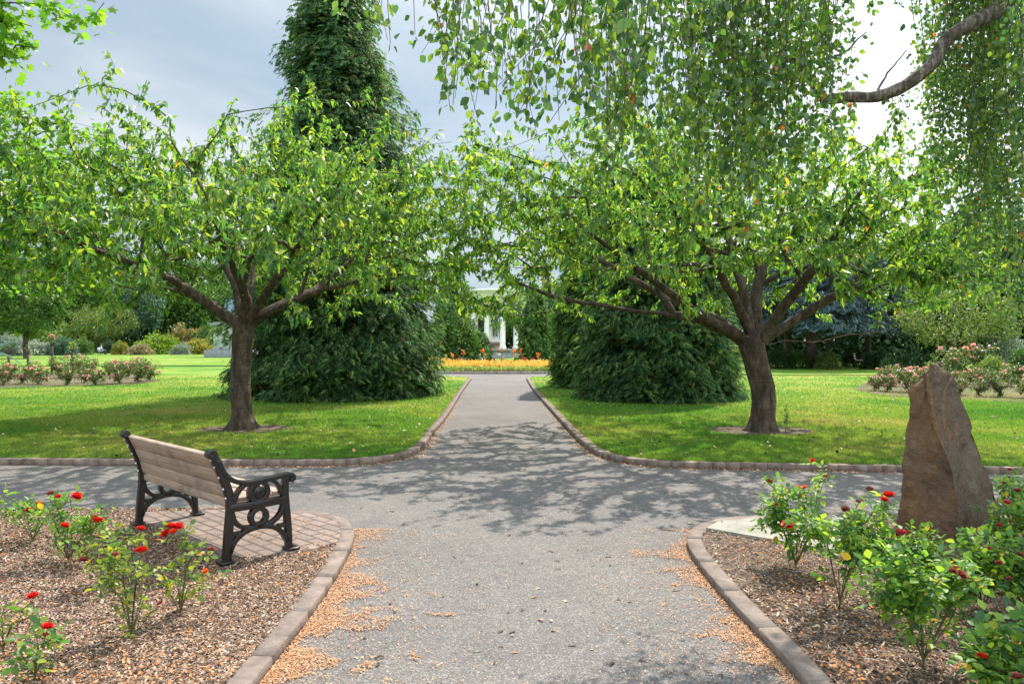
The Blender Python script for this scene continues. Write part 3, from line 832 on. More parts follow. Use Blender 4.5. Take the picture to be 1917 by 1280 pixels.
# ------------------------------------------------------------------ tree growth
class Tree:
    def __init__(self, trunk):
        self.p = [np.array(trunk[0], float)]; self.par = [-1]; self.path = [0.0]
        self.tips = []; self.chain_hint = {}
        self.last = self.extend(0, trunk[1:])

    def extend(self, i, pts):
        for q in pts:
            q = np.array(q, float)
            self.path.append(self.path[i] + np.linalg.norm(q - self.p[i]))
            self.p.append(q); self.par.append(i)
            i = len(self.p) - 1
        return i

    def limb(self, pts, start=None):
        i = self.last if start is None else start
        q = smooth_line([self.p[i]] + [np.array(x, float) for x in pts], 0.3)
        q[1:-1] += rng.normal(0, 0.010, (len(q) - 2, 3))
        return self.extend(i, q[1:])

    def grow(self, targets, bf=0.35, step=0.28, curve=0.25, first=None, jit=0.03):
        first = self.last if first is None else first
        fork = self.p[self.last]
        targets = targets[np.argsort(np.linalg.norm(targets - fork, axis=1))]
        cap = len(self.p) + len(targets) * 60
        arr = np.zeros((cap, 3)); pth = np.zeros(cap)
        n = len(self.p)
        arr[:n] = self.p; pth[:n] = self.path
        for t in targets:
            c = np.linalg.norm(arr[first:n] - t, axis=1) + bf * pth[first:n] + 0.5 * np.maximum(arr[first:n, 2] - t[2], 0)
            i = int(np.argmin(c)) + first
            a = arr[i]
            L = np.linalg.norm(t - a)
            k = max(1, int(L / step))
            if self.par[i] >= 0:
                pd = a - self.p[self.par[i]]
                pd = pd / max(np.linalg.norm(pd), 1e-6)
            else:
                pd = np.array([0, 0, 1.0])
            ctrl = (a + t) / 2 + (pd * 0.6 + np.array([0, 0, 0.35])) * L * curve
            for q in range(1, k + 1):
                s = q / k
                pt = (1 - s) ** 2 * a + 2 * s * (1 - s) * ctrl + s * s * t
                if q < k: pt = pt + rng.normal(0, jit, 3)
                self.p.append(pt); self.par.append(i if q == 1 else len(self.p) - 2)
                j = len(self.p) - 1
                pl = self.path[self.par[j]] + np.linalg.norm(pt - self.p[self.par[j]])
                self.path.append(pl)
                arr[n] = pt; pth[n] = pl; n += 1
            self.tips.append(len(self.p) - 1)

    def radii(self, r_tip, r_trunk, big=False):
        n = len(self.p)
        cnt = np.zeros(n)
        kids = [[] for _ in range(n)]
        for i in range(1, n): kids[self.par[i]].append(i)
        for i in range(n - 1, -1, -1):
            if not kids[i]: cnt[i] += 1
            if self.par[i] >= 0: cnt[self.par[i]] += cnt[i]
        self.cnt, self.kids = cnt, kids
        N = max(cnt[0], 2)
        if big and N > 300:
            n0 = N / 60
            rb = r_trunk * (1 / 60) ** 0.5
            e = math.log(rb / r_tip) / math.log(n0)
            self.r = np.where(cnt > n0, r_trunk * (cnt / N) ** 0.5, r_tip * cnt ** e)
            pa = np.array(self.path[:n]) - self.path[self.last]
            self.r = np.where(cnt > n0, np.minimum(self.r * (1 + 0.55 * np.exp(-np.maximum(pa, 0) / 0.7)), r_trunk), self.r)
        else:
            self.r = r_tip * cnt ** (math.log(r_trunk / r_tip) / math.log(N))
        return self.r

    def wood(self, min_r=0.0, skip_trunk_from=None, sides_big=12):
        mb = MB()
        done = [(0, None)]
        stack = [0]
        p = np.array(self.p)
        while stack:
            s = stack.pop()
            chain = [s] if self.par[s] < 0 else [self.par[s], s]
            i = s
            while self.kids[i]:
                ks = sorted(self.kids[i], key=lambda q: -self.cnt[q])
                for q in ks[1:]: stack.append(q)
                i = ks[0]; chain.append(i)
            rr = self.r[chain].copy()
            if self.par[s] >= 0: rr[0] = min(rr[0], rr[1] * 1.15)
            if rr.max() < min_r or len(chain) < 2: continue
            sd = sides_big if rr.max() > 0.09 else (7 if rr.max() > 0.03 else (5 if rr.max() > 0.012 else 3))
            mb.tube(p[chain], rr, sd, cap=False)
        return mb

    def twig_points(self, per_tip, back=0.55, spread=0.06):
        """leaf sites near the branch tips: pos, twig direction"""
        pos, dr = [], []
        for t in self.tips:
            seg = [t]
            L = 0
            while self.par[seg[-1]] >= 0 and L < back:
                q = self.par[seg[-1]]
                L += np.linalg.norm(self.p[q] - self.p[seg[-1]])
                seg.append(q)
            pts = np.array([self.p[q] for q in seg])
            sl_ = np.concatenate([[0], np.cumsum(np.linalg.norm(np.diff(pts, axis=0), axis=1))])
            n = per_tip
            u = rng.random(n) ** 1.3 * min(back, sl_[-1])
            q = np.stack([np.interp(u, sl_, pts[:, k]) for k in range(3)], 1)
            d = pts[0] - pts[min(1, len(pts) - 1)]
            d = d / max(np.linalg.norm(d), 1e-6)
            pos.append(q + rng.normal(0, spread, (n, 3))); dr.append(np.repeat(d[None], n, 0))
        return np.concatenate(pos), np.concatenate(dr)


def crown_targets(n, c, rx0, rx1, ry, ztop, zlow, edge_drop=1.5, power=0.45, umbrella=False):
    a = rng.uniform(0, 2 * np.pi, n)
    rho = rng.random(n) ** power
    x = rho * np.cos(a); y = rho * np.sin(a)
    x = np.where(x < 0, x * rx0, x * rx1); y = y * ry
    lump = np.array([noise.noise(Vector((xx * 0.55 + c[0], yy * 0.55, 1.7))) for xx, yy in zip(x, y)])
    if umbrella:      # flat topped, dipping towards the near and far rims
        dd = c[1] + y
        zt = ztop - 0.30 * np.maximum(0, 14.0 - dd) - 0.35 * np.maximum(0, dd - 15.0) - 0.75 * rho ** 3 + 1.35 * lump + 0.1
    else:
        zt = ztop - edge_drop * rho ** 2.2 + 0.7 * lump
    zl = zlow + 1.25 * (1 - rho) - 0.25 * rho + 0.75 * np.array([noise.noise(Vector((xx * 0.8 + c[0], yy * 0.8, 7.7))) for xx, yy in zip(x, y)])
    u = rng.random(n) ** 0.75
    z = zl + (zt - zl) * u
    return np.stack([c[0] + x, c[1] + y, z], 1)


def drooping(pos, tw, droop, lat=0.9):
    n = len(pos)
    r = rng.normal(0, 1, (n, 3))
    d = tw * 0.35 + r * lat * 0.55
    d[:, 2] -= droop
    return d


def trunk_flare(mb, pts, radii, sides=28, roots=6, seed=0.0):
    """trunk with lobed, flared foot"""
    pts = smooth_line(np.asarray(pts, float), 0.07)
    n = len(pts)
    hh = pts[:, 2] - pts[0, 2]
    rad = np.interp(np.linspace(0, 1, n), np.linspace(0, 1, len(radii)), radii)
    ang = np.linspace(0, 2 * math.pi, sides, endpoint=False)
    V = []
    for i in range(n):
        fl = math.exp(-hh[i] / 0.12)
        for a in ang:
            lob = 0.5 + 0.5 * math.cos(a * roots + 1.3 * math.sin(a + seed) + seed)
            rr = rad[i] * (1 + 0.06 * noise.noise(Vector((math.cos(a) * 2.2, math.sin(a) * 2.2, hh[i] * 0.8 + seed))) + 0.05 * noise.noise(Vector((math.cos(a) * 5, math.sin(a) * 5, hh[i] * 2.5 + seed))))
            rr += fl * (0.06 + 0.30 * lob ** 2) * (0.75 + 0.5 * noise.noise(Vector((math.cos(a) + seed, math.sin(a), 3.3))))
            V.append((pts[i][0] + rr * math.cos(a), pts[i][1] + rr * math.sin(a), pts[i][2] - 0.04 * fl))
    idx = np.arange(n * sides).reshape(n, sides)
    a_, b_ = idx[:-1], idx[1:]
    mb.add(V, f4=np.stack([a_, np.roll(a_, -1, 1), np.roll(b_, -1, 1), b_], -1).reshape(-1, 4))


def cherry(base, trunk, limbs, tg, label, group, r_trunk, shoots=()):
    root = empty('cherry_tree', base, label, 'tree', group)
    off = np.array(base)
    t = Tree([np.array(p) for p in smooth_line(np.array(trunk), 0.25)])
    first = t.last
    n0 = len(t.p)
    for L in limbs:
        t.limb([P(*q) for q in L])
    tipl = len(t.p)
    t.grow(np.array([P(*q) for q in shoots]) if len(shoots) else tg[:1], 0.2, curve=0.1)
    t.grow(tg, 0.32, first=first)
    t.radii(0.0040, r_trunk * 1.05, True)
    t.p = [q - off for q in t.p]
    t.wood().build('branches', M_bark_ch, root, smooth=True)
    mb = MB()
    trk = np.array(trunk) - off
    trunk_flare(mb, trk, [r_trunk * 1.05, r_trunk * 0.95, r_trunk * 0.97, r_trunk * 1.03, r_trunk * 1.12], seed=off[0])
    mb.build('trunk', M_bark_ch, root, smooth=True)
    pos, tw = t.twig_points(17, 0.66, 0.022)
    d = drooping(pos, tw, 0.72)
    up = rng.normal(0, 0.5, (len(pos), 3)); up[:, 2] += 1
    l = 0.135 * rng.beta(3.0, 2.0, len(pos)) + 0.03; wd = l * rng.uniform(0.36, 0.48, len(pos))
    V, f = leaves(pos, d, up, l, wd, 0.22, 0.28)
    mk('crown', V, f, M_cherry, root)
    return root


cherry(TL, [(TL[0], TL[1], LZ), P(450, 720, TL[1]), P(453, 660, TL[1]), P(457, 610, TL[1])],
       [[(440, 600, 13.1), (400, 578, 12.9), (350, 540, 12.5), (270, 500, 11.8), (180, 470, 11.0), (100, 430, 10.3)],
        [(450, 590, 13.2), (443, 540, 13.4), (410, 480, 13.8), (330, 400, 14.2), (240, 330, 14.6)],
        [(462, 590, 13.2), (470, 530, 13.6), (480, 440, 14.2), (500, 340, 15.0)],
        [(484, 597, 13.1), (530, 572, 12.7), (600, 545, 12.2), (700, 520, 11.5), (800, 505, 11.0)],
        [(480, 595, 13.3), (540, 566, 13.6), (620, 520, 14.5), (700, 440, 15.5), (780, 380, 16.3)],
        [(455, 590, 13.0), (460, 555, 12.7), (430, 490, 11.8), (400, 410, 10.8), (380, 330, 10.0)],
        [(468, 592, 13.0), (500, 550, 12.6), (560, 460, 11.8), (620, 370, 11.0), (660, 300, 10.5)],
        [(440, 597, 13.4), (380, 560, 13.8), (300, 540, 14.8), (200, 520, 15.8)]],
       crown_targets(2300, (-4.65, 13.0), 4.1, 4.4, 4.4, 5.75, 2.3, umbrella=True),
       'cherry tree with spreading limbs on the lawn beyond the wooden bench', 'cherry trees flanking the path', 0.165,
       [(200, 95, 10.6), (215, 125, 10.7), (190, 150, 10.6), (275, 150, 10.8), (262, 185, 10.7), (290, 200, 10.9), (150, 125, 10.8), (165, 160, 10.7), (440, 185, 10.5), (425, 215, 10.6), (455, 222, 10.4), (310, 190, 11), (540, 170, 11.6), (555, 200, 11.5), (575, 185, 11.8), (640, 190, 12), (715, 185, 12), (60, 200, 10.5), (100, 185, 10.5), (690, 165, 11.5), (235, 170, 10.6)])
cherry(TR, [(TR[0], TR[1], LZ), P(1430, 740, TR[1]), P(1418, 690, TR[1]), P(1407, 645, TR[1])],
       [[(1390, 637, 13.1), (1340, 612, 13.0), (1290, 592, 12.7), (1200, 583, 12.4), (1130, 572, 12.0), (1050, 558, 11.6), (970, 530, 11.2)],
        [(1388, 630, 13.3), (1350, 600, 13.4), (1270, 568, 13.8), (1180, 520, 14.0), (1080, 460, 14.2), (990, 400, 14.5)],
        [(1403, 625, 13.2), (1395, 560, 13.3), (1370, 470, 13.6), (1330, 370, 14.0)],
        [(1418, 625, 13.3), (1415, 560, 13.5), (1440, 460, 14.2), (1480, 360, 15.0)],
        [(1432, 635, 13.1), (1480, 605, 13.0), (1550, 560, 12.6), (1640, 520, 12.0), (1720, 480, 11.5)],
        [(1442, 645, 13.3), (1480, 636, 13.4), (1530, 641, 13.6), (1580, 628, 13.8), (1640, 622, 14.0), (1700, 602, 14.2), (1780, 585, 14.5)],
        [(1405, 625, 13.0), (1380, 570, 12.6), (1330, 480, 11.8), (1280, 390, 11.0), (1240, 310, 10.3)],
        [(1428, 630, 12.9), (1470, 570, 12.5), (1540, 480, 11.6), (1590, 390, 10.8)],
        [(1392, 632, 12.9), (1330, 600, 12.6), (1240, 540, 11.8), (1150, 470, 11.0), (1060, 400, 10.4)]],
       crown_targets(2500, (3.7, 13.0), 5.0, 4.2, 4.4, 5.75, 2.3, umbrella=True),
       'cherry tree with a low sweeping limb on the lawn left of the standing stone', 'cherry trees flanking the path', 0.198,
       [(980, 235, 11.5), (1010, 255, 11.8), (1045, 240, 11.6), (1080, 225, 11.6), (1120, 215, 11.8), (1180, 205, 12), (900, 300, 12), (870, 255, 12), (1690, 300, 11), (1740, 400, 12)])

# ------------------------------------------------------------------ maple at the left edge
def maple():
    base = (-11.3, 12.2, LZ)
    root = empty('maple_tree', base, 'bright green maple reaching in from the left edge of the picture', 'tree')
    off = np.array(base)
    t = Tree([base, (-11.3, 12.2, 1.0), (-11.2, 12.2, 2.0), (-11.2, 12.1, 2.6)])
    f0 = t.last
    for L in ([(-10.4, 11.6, 3.2), (-9.4, 11.2, 3.7), (-8.2, 10.8, 4.0)], [(-10.8, 11.2, 3.6), (-10.0, 9.8, 4.6), (-8.6, 8.8, 5.1), (-7.0, 8.3, 5.3), P(80, 8, 8.0)], [(-11.3, 12.6, 4.0), (-11.2, 13.2, 6.0)], [(-10.5, 12.6, 3.6), (-9.3, 12.8, 4.6), (-8.0, 12.8, 5.2)], [(-11.9, 11.5, 3.8), (-13, 10.8, 5)]):
        t.limb(L)
    tg = crown_targets(1000, (-10.6, 11.8), 3.2, 4.2, 3.4, 6.4, 2.4)
    ex = [(180, 25, 8.0), (195, 5, 8), (130, 30, 8.1), (140, 45, 8), (60, 20, 8.1), (50, 60, 8), (30, 85, 7.9), (15, 50, 8), (10, 20, 8), (35, 5, 8), (70, 90, 8.0), (20, 100, 8.1), (-20, 60, 8), (60, 50, 8.2), (-10, 110, 8), (45, 75, 7.9), (25, 40, 8.1), (5, 75, 8)]
    t.grow(tg, 0.3, first=f0)
    nt = len(t.tips)
    t.grow(np.array([P(*q) for q in ex]), 0.15, first=f0)
    t.radii(0.0045, 0.22)
    t.p = [q - off for q in t.p]
    t.wood().build('branches', M_bark_dk, root, smooth=True)
    mb = MB(); trunk_flare(mb, [(0, 0, 0), (0, 0, 1), (0.1, 0, 2), (0.1, -0.1, 2.6)], [0.24, 0.21, 0.2, 0.24], seed=2.0)
    mb.build('trunk', M_bark_dk, root, smooth=True)
    pos, tw = t.twig_points(22, 0.55, 0.09)
    d = drooping(pos, tw, 0.35, 1.1)
    up = rng.normal(0, 0.45, (len(pos), 3)); up[:, 2] += 1
    l = rng.uniform(0.07, 0.12, len(pos))
    V, f = maple_leaves(pos, d, up, l, l, 0.1, 0.22)
    mk('crown', V, f, M_maple, root)
maple()

# ------------------------------------------------------------------ weeping birch, trunk outside the frame on the right
def birch():
    base = (5.9, 6.9, 0.02)
    root = empty('weeping_birch', base, 'weeping birch with leafy strands hanging into the top right of the picture', 'tree')
    off = np.array(base)
    tr = [base, (5.92, 6.9, 1.5), (5.95, 6.9, 3.0), (5.95, 6.9, 4.6), (5.85, 6.9, 6.2)]
    t = Tree(tr)
    f0 = t.last
    # the bare limb seen against the sky
    mb = MB()
    limb = [(5.95, 6.9, 5.3)] + [P(*q) for q in [(1985, -70, 6.7), (1900, -15, 6.6), (1862, 22, 6.55), (1808, 50, 6.5), (1768, 78, 6.5), (1750, 115, 6.5), (1715, 146, 6.5), (1680, 168, 6.5), (1635, 182, 6.5), (1590, 182, 6.5), (1538, 188, 6.5)]]
    q = smooth_line(limb, 0.06)
    rr = np.interp(np.linspace(0, 1, len(q)), [0, 0.25, 0.6, 0.85, 1], [0.11, 0.083, 0.062, 0.05, 0.045])
    rr = rr * (1 + rng.normal(0, 0.03, len(rr)))
    mb.tube(q - off, rr, 12)
    for br, ra in (([(1538, 188, 6.5), (1528, 165, 6.5), (1505, 130, 6.5), (1478, 112, 6.45), (1400, 108, 6.3), (1330, 118, 6.2)], [0.042, 0.012]),
                   ([(1500, 125, 6.5), (1520, 118, 6.5), (1545, 112, 6.5), (1580, 100, 6.5), (1620, 60, 6.5)], [0.016, 0.005]),
                   ([(1520, 160, 6.5), (1480, 90, 6.4), (1440, 40, 6.3), (1380, -20, 6.1)], [0.026, 0.014]),
                   ([(1640, 182, 6.5), (1660, 140, 6.5), (1700, 90, 6.6)], [0.012, 0.004])):
        b = smooth_line([P(*k) for k in br], 0.06)
        b[1:] += rng.normal(0, 0.006, (len(b) - 1, 3))
        mb.tube(b - off, np.linspace(ra[0], ra[1], len(b)), 8)
    mb.build('limb', M_bark_bi, root, smooth=True)
    # strands: (x range, lowest end range, depth range, number)
    regions = [((695, 760), (30, 95), (3.6, 4.2), 5), ((790, 850), (40, 130), (3.4, 4.6), 5), ((830, 960), (90, 240), (3.2, 4.8), 18), ((930, 1060), (90, 245), (3.0, 4.6), 18),
               ((1040, 1180), (120, 270), (2.9, 5.2), 27), ((1150, 1300), (170, 340), (3.6, 5.6), 40), ((1280, 1430), (180, 390), (4.4, 5.7), 56), ((1290, 1420), (380, 500), (4.8, 5.8), 14),
               ((1400, 1540), (140, 380), (4.8, 6.1), 50), ((1530, 1600), (60, 300), (5.4, 6.8), 22), ((1620, 1720), (0, 60), (5, 6), 4), ((1630, 1690), (200, 320), (6.4, 6.7), 8),
               ((1715, 1780), (60, 280), (6.7, 7.5), 10), ((1740, 1850), (200, 460), (6.7, 8.2), 60), ((1820, 1910), (300, 600), (6.7, 8.2), 60), ((1895, 2000), (300, 620), (4.8, 7.4), 50)]
    strands, tops = [], []
    for (x0, x1), (y0, y1), (d0, d1), n in regions:
        for i in range(n):
            px, py, d = rng.uniform(x0, x1), rng.uniform(y0, y1), rng.uniform(d0, d1)
            bot = np.array(P(px, py, d))
            if x0 == 1630:
                top = np.array(P(px + 4, 178, d))
            else:
                top = np.array(P(px + rng.normal(0, 25), -rng.uniform(60, 190), d + rng.normal(0, 0.2)))
                tops.append(top + np.array([0, 0, 0.02]))
            strands.append((top, bot, n))
    tops = np.array(tops)
    pick = rng.random(len(tops)) < 0.35
    for L in ([(4.8, 6.4, 6.6), (3.2, 5.8, 6.3), (1.4, 5.4, 5.9), (0.2, 5.2, 5.4)], [(5.2, 7.2, 7.2), (3.8, 7.2, 7.0), (2.2, 6.8, 6.5)], [(5.6, 6.0, 6.8), (4.8, 5.0, 6.4), (3.6, 4.4, 5.8)], [(6.2, 7.4, 7.6), (6.0, 8.0, 8.2)]):
        t.limb(L)
    t.grow(tops[pick] + np.array([0, 0, 0.03]), 0.3, first=f0)
    t.radii(0.005, 0.17)
    t.p = [q - off for q in t.p]
    t.wood().build('branches', M_bark_bi, root, smooth=True)
    mb = MB(); trunk_flare(mb, [np.array(k) - off for k in tr], [0.2, 0.18, 0.165, 0.15, 0.13], seed=4.0)
    mb.build('trunk', M_bark_bi, root, smooth=True)
    tw = MB(); pos, dr = [], []
    for top, bot, n in strands:
        L = np.linalg.norm(top - bot)
        k = max(5, int(L / 0.14))
        s = np.linspace(0, 1, k)
        sway = rng.normal(0, 0.09, 3); sway[2] = 0
        pts = top[None] * (1 - s)[:, None] + bot[None] * s[:, None] + np.sin(s * math.pi * rng.uniform(0.6, 1.6))[:, None] * sway
        pts[1:] += np.cumsum(rng.normal(0, 0.012, (k - 1, 3)) * np.array([1, 1, 0]), 0)
        tw.tube(pts - off, np.linspace(0.0034, 0.0016, k), 3, cap=False)
        m = int(L / rng.uniform(0.019, 0.036))
        u = rng.random(m)
        cl_ = rng.random(max(3, m // 7))                     # leaves bunch on short side shoots
        u = np.where(rng.random(m) < 0.6, np.clip(cl_[rng.integers(0, len(cl_), m)] + rng.normal(0, 0.022, m), 0, 1), u)
        q = np.stack([np.interp(u, s, pts[:, c]) for c in range(3)], 1)
        # short side twigs
        lat = rng.normal(0, 1, (m, 3)); lat[:, 2] *= 0.2
        q2 = q + lat * (0.085 * rng.random(m) ** 1.5 + 0.012)[:, None] * np.array([1, 1, 0.6]) - np.array([0, 0, 0.02])
        pos.append(q2 - off); dr.append(lat * 0.35)
    pos = np.concatenate(pos); dr = np.concatenate(dr)
    dr[:, 2] -= 0.8
    dr += rng.normal(0, 0.42, dr.shape)
    up = rng.normal(0, 1, pos.shape); up[:, 2] *= 0.7; up[:, 2] += 0.25
    l = 0.026 + 0.042 * rng.beta(1.6, 2.2, len(pos)); wd = l * rng.uniform(0.66, 0.84, len(pos))
    tw.build('hanging_twigs', M_twig, root)
    V, f = broad_leaves(pos, dr, up, l, wd, 0.15, 0.12)
    mk('foliage', V, f, M_birch, root)
birch()

# ------------------------------------------------------------------ conifers
FROND = []
for i in range(5):
    y = 0.12 + 0.17 * i
    ln = 0.36 * (1 - 0.13 * i)
    for sd in (-1, 1):
        FROND.append((y, sd, ln))
def fronds(pos, d, up, size):
    """flat spray: spine leaflets to both sides, drooping to the tip"""
    d, s, n = basis(d, up)
    out = []
    sz = size[:, None]
    def pt(a, b, dz=0.0):
        return pos + (d * a + s * b - n * (0.30 * a * a + 0.25 * b * b + dz)) * sz
    NS_ = 4
    cols = []
    for j in range(NS_ + 1):
        y = j / NS_ * 0.92
        hw = 0.022 * (1 - 0.6 * j / NS_)
        cols += [pt(y, -hw), pt(y, hw)]
    fq = [[2 * j, 2 * j + 1, 2 * j + 3, 2 * j + 2] for j in range(NS_)]
    for j in range(NS_):
        y = (j + 0.5) / NS_ * 0.92
        ln = 0.40 * (1 - 0.72 * (j / NS_) ** 1.3) * (0.82 if j % 2 else 1.0)
        for sd in (-1, 1):
            i = len(cols)
            cols += [pt(y + ln * 0.62, sd * ln * 0.86, 0.05), pt(y + ln * 0.30, sd * ln * 0.62)]
            e = 2 * j + (1 if sd > 0 else 0); e2 = e + 2
            fq.append([e, e2, i, i + 1])
    i = len(cols)
    cols += [pt(1.05, 0, 0.04)]
    k = len(cols)
    V = np.stack(cols, 1).reshape(-1, 3)
    f = (np.arange(len(pos))[:, None, None] * k + np.array(fq)[None]).reshape(-1, 4)
    f3 = (np.arange(len(pos))[:, None, None] * k + np.array([[[2 * NS_, 2 * NS_ + 1, i]]])).reshape(-1, 3)
    return V, [f, f3]


def conifer(name, base, Hh, Rb, n_br, per, label, mat, size=0.34, group=None, cat='conifer', shape=0.85, skirt=0.35, min_z=0.0, droop=0.42, seed=0.0, spr=0.26, trunk_r=0.2, ztop_dens=1.0, ragged=0.06):
    root = empty(name, base, label, cat, group)
    # height by surface area
    hs = []
    while len(hs) < n_br:
        h = random.uniform(min_z, 1)
        if random.random() < max((1 - h) ** shape, 0.06) * (ztop_dens if h > 0.5 else 1): hs.append(h)
    pos, dr, upv = [], [], []
    tw = MB()
    if min_z == 0: hs += [random.uniform(0, 0.075 * 14 / max(Hh, 6)) for _ in range(int(n_br * 0.28))]
    for h in hs:
        az = random.uniform(0, 2 * math.pi)
        lump = 1 + 0.20 * noise.noise(Vector((math.cos(az) * 1.5, math.sin(az) * 1.5, h * Hh * 0.45 + seed))) + (0.16 + 1.1 * (ragged - 0.06)) * noise.noise(Vector((math.cos(az) * 5, math.sin(az) * 5, h * Hh * (1.3 if ragged < .1 else 2.4) + seed))) + random.gauss(0, 0.06 + (ragged - 0.06) * min(1, h * 2.2))
        rad = Rb * (1 - h) ** shape * lump + 0.06
        if h * Hh < 0.9: rad *= 0.93
        o = np.array([math.cos(az), math.sin(az), 0.0])
        z0 = h * Hh + 0.25 + rad * 0.12
        m = 8
        s = np.linspace(0, 1, m)
        zz = z0 + rad * (0.10 * s - skirt * s ** 2 + 0.12 * np.maximum(s - 0.75, 0) ** 1)
        zz = np.maximum(zz, 0.10 + 0.25 * random.random() * (1 - s))
        pts = o[None] * (s * rad)[:, None] + np.array([0, 0, 1.0])[None] * zz[:, None]
        side = np.array([-o[1], o[0], 0])
        pts += side[None] * (random.gauss(0, 0.12) * rad * s ** 2)[:, None]
        tw.tube(pts, np.linspace(0.022, 0.004, m), 3, cap=False)
        u = 1 - rng.random(per) ** 1.6 * 0.62
        q = np.stack([np.interp(u, s, pts[:, k]) for k in range(3)], 1)
        lat = rng.choice([-1, 1], per) * rng.uniform(0.0, 1.25, per)
        q = q + side[None] * (lat * spr * (1.5 - u) * 1.3)[:, None] + rng.normal(0, 0.07, (per, 3))
        q[:, 2] -= 0.22 * np.abs(lat) ** 2 * spr / 0.26
        d = o[None] * rng.uniform(0.4, 1, per)[:, None] + side[None] * (lat * 0.9)[:, None]
        d[:, 2] -= droop * rng.uniform(0.2, 1.6, per)
        pos.append(q); dr.append(d)
        upv.append(np.array([0, 0, 1.0])[None] + o[None] * 0.6 + rng.normal(0, 0.55, (per, 3)))
    pos, dr, upv = np.concatenate(pos), np.concatenate(dr), np.concatenate(upv)
    sz = size * rng.uniform(0.6, 1.2, len(pos))
    pos[:, 2] = np.maximum(pos[:, 2], 0.12)
    V, f = fronds(pos, dr, upv, sz)
    V[:, 2] = np.maximum(V[:, 2], 0.01)
    mk('foliage', V, f, mat, root)
    tw.build('branches', M_bark_dk, root)
    mb = MB()
    mb.tube([(0, 0, 0), (0, 0, Hh * 0.3), (0, 0, Hh * 0.7), (0, 0, Hh * 0.99)], [trunk_r * 1.2, trunk_r, trunk_r * 0.5, 0.02], 10)
    mb.build('trunk', M_bark_dk, root, smooth=True)
    return root


conifer('cedar_tree', (-5.05, 21.6, LZ), 13.2, 2.75, 1750, 46, 'tall conical cedar behind the left cherry tree, rising above all crowns', M_conifer, 0.20, seed=1.0, shape=0.64, ragged=0.21)
conifer('cypress', (4.05, 20.6, LZ), 6.6, 2.2, 900, 46, 'broad dark cypress behind the right cherry trunk', M_conifer, 0.20, seed=5.0, shape=0.45)
conifer('cypress', (2.95, 25.6, LZ), 7.0, 1.65, 620, 42, 'brighter green cypress on the right of the path, nearest the flower bed', M_conifer2, 0.20, seed=8.0, shape=0.5)
conifer('cypress', (1.75, 57.0, LZ), 5.6, 1.0, 260, 11, 'dark cypress behind the flower bed, right of the white columns', M_conifer2, 0.5, seed=9.0, shape=0.6)
conifer('cypress', (-4.6, 57.0, LZ), 8.6, 1.5, 300, 11, 'dark pointed cypress left of the white columns', M_conifer2, 0.55, seed=10.0, shape=0.65)
conifer('cypress', (-2.75, 57.5, LZ), 2.5, 1.05, 140, 10, 'low dark cypress beside the flower bed, below the columns', M_conifer, 0.4, seed=11.0, shape=0.4)

# ------------------------------------------------------------------ background trees and shrubs (prototypes then copies)
def broad_proto(name, h, rad, zlow, ntip, per, ls, seed, bark=M_bark_dk, trunk_h=0.28, mat=None, tr=0.22):
    root = empty(name, (0, 0, 0))
    t = Tree([(0, 0, 0), (0.03, 0.02, h * trunk_h * 0.5), (0, 0, h * trunk_h)])
    f0 = t.last
    for i in range(6):
        a = i * 1.05 + random.uniform(-.3, .3)
        t.limb([(rad * .3 * math.cos(a), rad * .3 * math.sin(a), h * (trunk_h + .17)), (rad * .62 * math.cos(a), rad * .62 * math.sin(a), h * random.uniform(.55, .8))])
    n = ntip
    v = rng.normal(0, 1, (n, 3)); v /= np.linalg.norm(v, axis=1, keepdims=True)
    rr = rng.uniform(0.55, 1.0, n) ** 0.6
    lump = np.array([1 + 0.3 * noise.noise(Vector(tuple(q * 1.9)) + Vector((seed, 0, 0))) for q in v])
    c = (h + zlow) / 2; hz = (h - zlow) / 2
    tg = v * (rr * lump)[:, None] * np.array([rad, rad, hz]) + np.array([0, 0, c])
    t.grow(tg, 0.35, step=h * 0.05, first=f0)
    t.radii(0.012 * h / 8, tr)
    t.wood(sides_big=8).build('trunk', bark, root, smooth=True)
    pos, tw = t.twig_points(per, rad * 0.22, rad * 0.055)
    d = drooping(pos, tw, 0.35, 1.2)
    up = rng.normal(0, 0.6, pos.shape); up[:, 2] += 0.8
    l = ls * rng.uniform(0.6, 1.15, len(pos))
    V, f = leaves(pos, d, up, l, l * 0.55, 0.2, 0.25)
    mk('crown', V, f, mat or FOL['mid'], root)
    return root


def shrub_proto(h, rad, n, ls, seed):
    root = empty('shrub', (0, 0, 0))
    v = rng.normal(0, 1, (n, 3)); v /= np.linalg.norm(v, axis=1, keepdims=True)
    v[:, 2] = np.abs(v[:, 2]) * 1.0 - 0.12
    lump = np.array([1 + 0.42 * noise.noise(Vector(tuple(q * 2.3)) + Vector((seed, 1, 0))) for q in v])
    rr = rng.uniform(0.35, 1, n) ** 0.5 * lump
    pos = v * rr[:, None] * np.array([rad, rad, h * 0.95])
    pos[:, 2] = np.maximum(pos[:, 2] + 0.06 * h, 0.03)
    d = v + rng.normal(0, 0.7, (n, 3)); d[:, 2] += 0.1
    up = rng.normal(0, 0.6, (n, 3)); up[:, 2] += 0.8
    l = ls * rng.uniform(0.6, 1.2, n)
    V, f = leaves(pos, d, up, l, l * 0.6, 0.2, 0.3)
    mk('foliage', V, f, FOL['mid'], root)
    mb = MB()
    for i in range(9):
        a = random.uniform(0, 6.28); e = random.uniform(0.2, 0.7)
        tip = (rad * e * math.cos(a), rad * e * math.sin(a), h * random.uniform(.5, .85))
        mb.tube([(0, 0, 0), (tip[0] * .6, tip[1] * .6, tip[2] * .5), tip], [0.03 * h, 0.02 * h, 0.006 * h], 4)
    mb.build('stems', M_bark_dk, root)
    return root


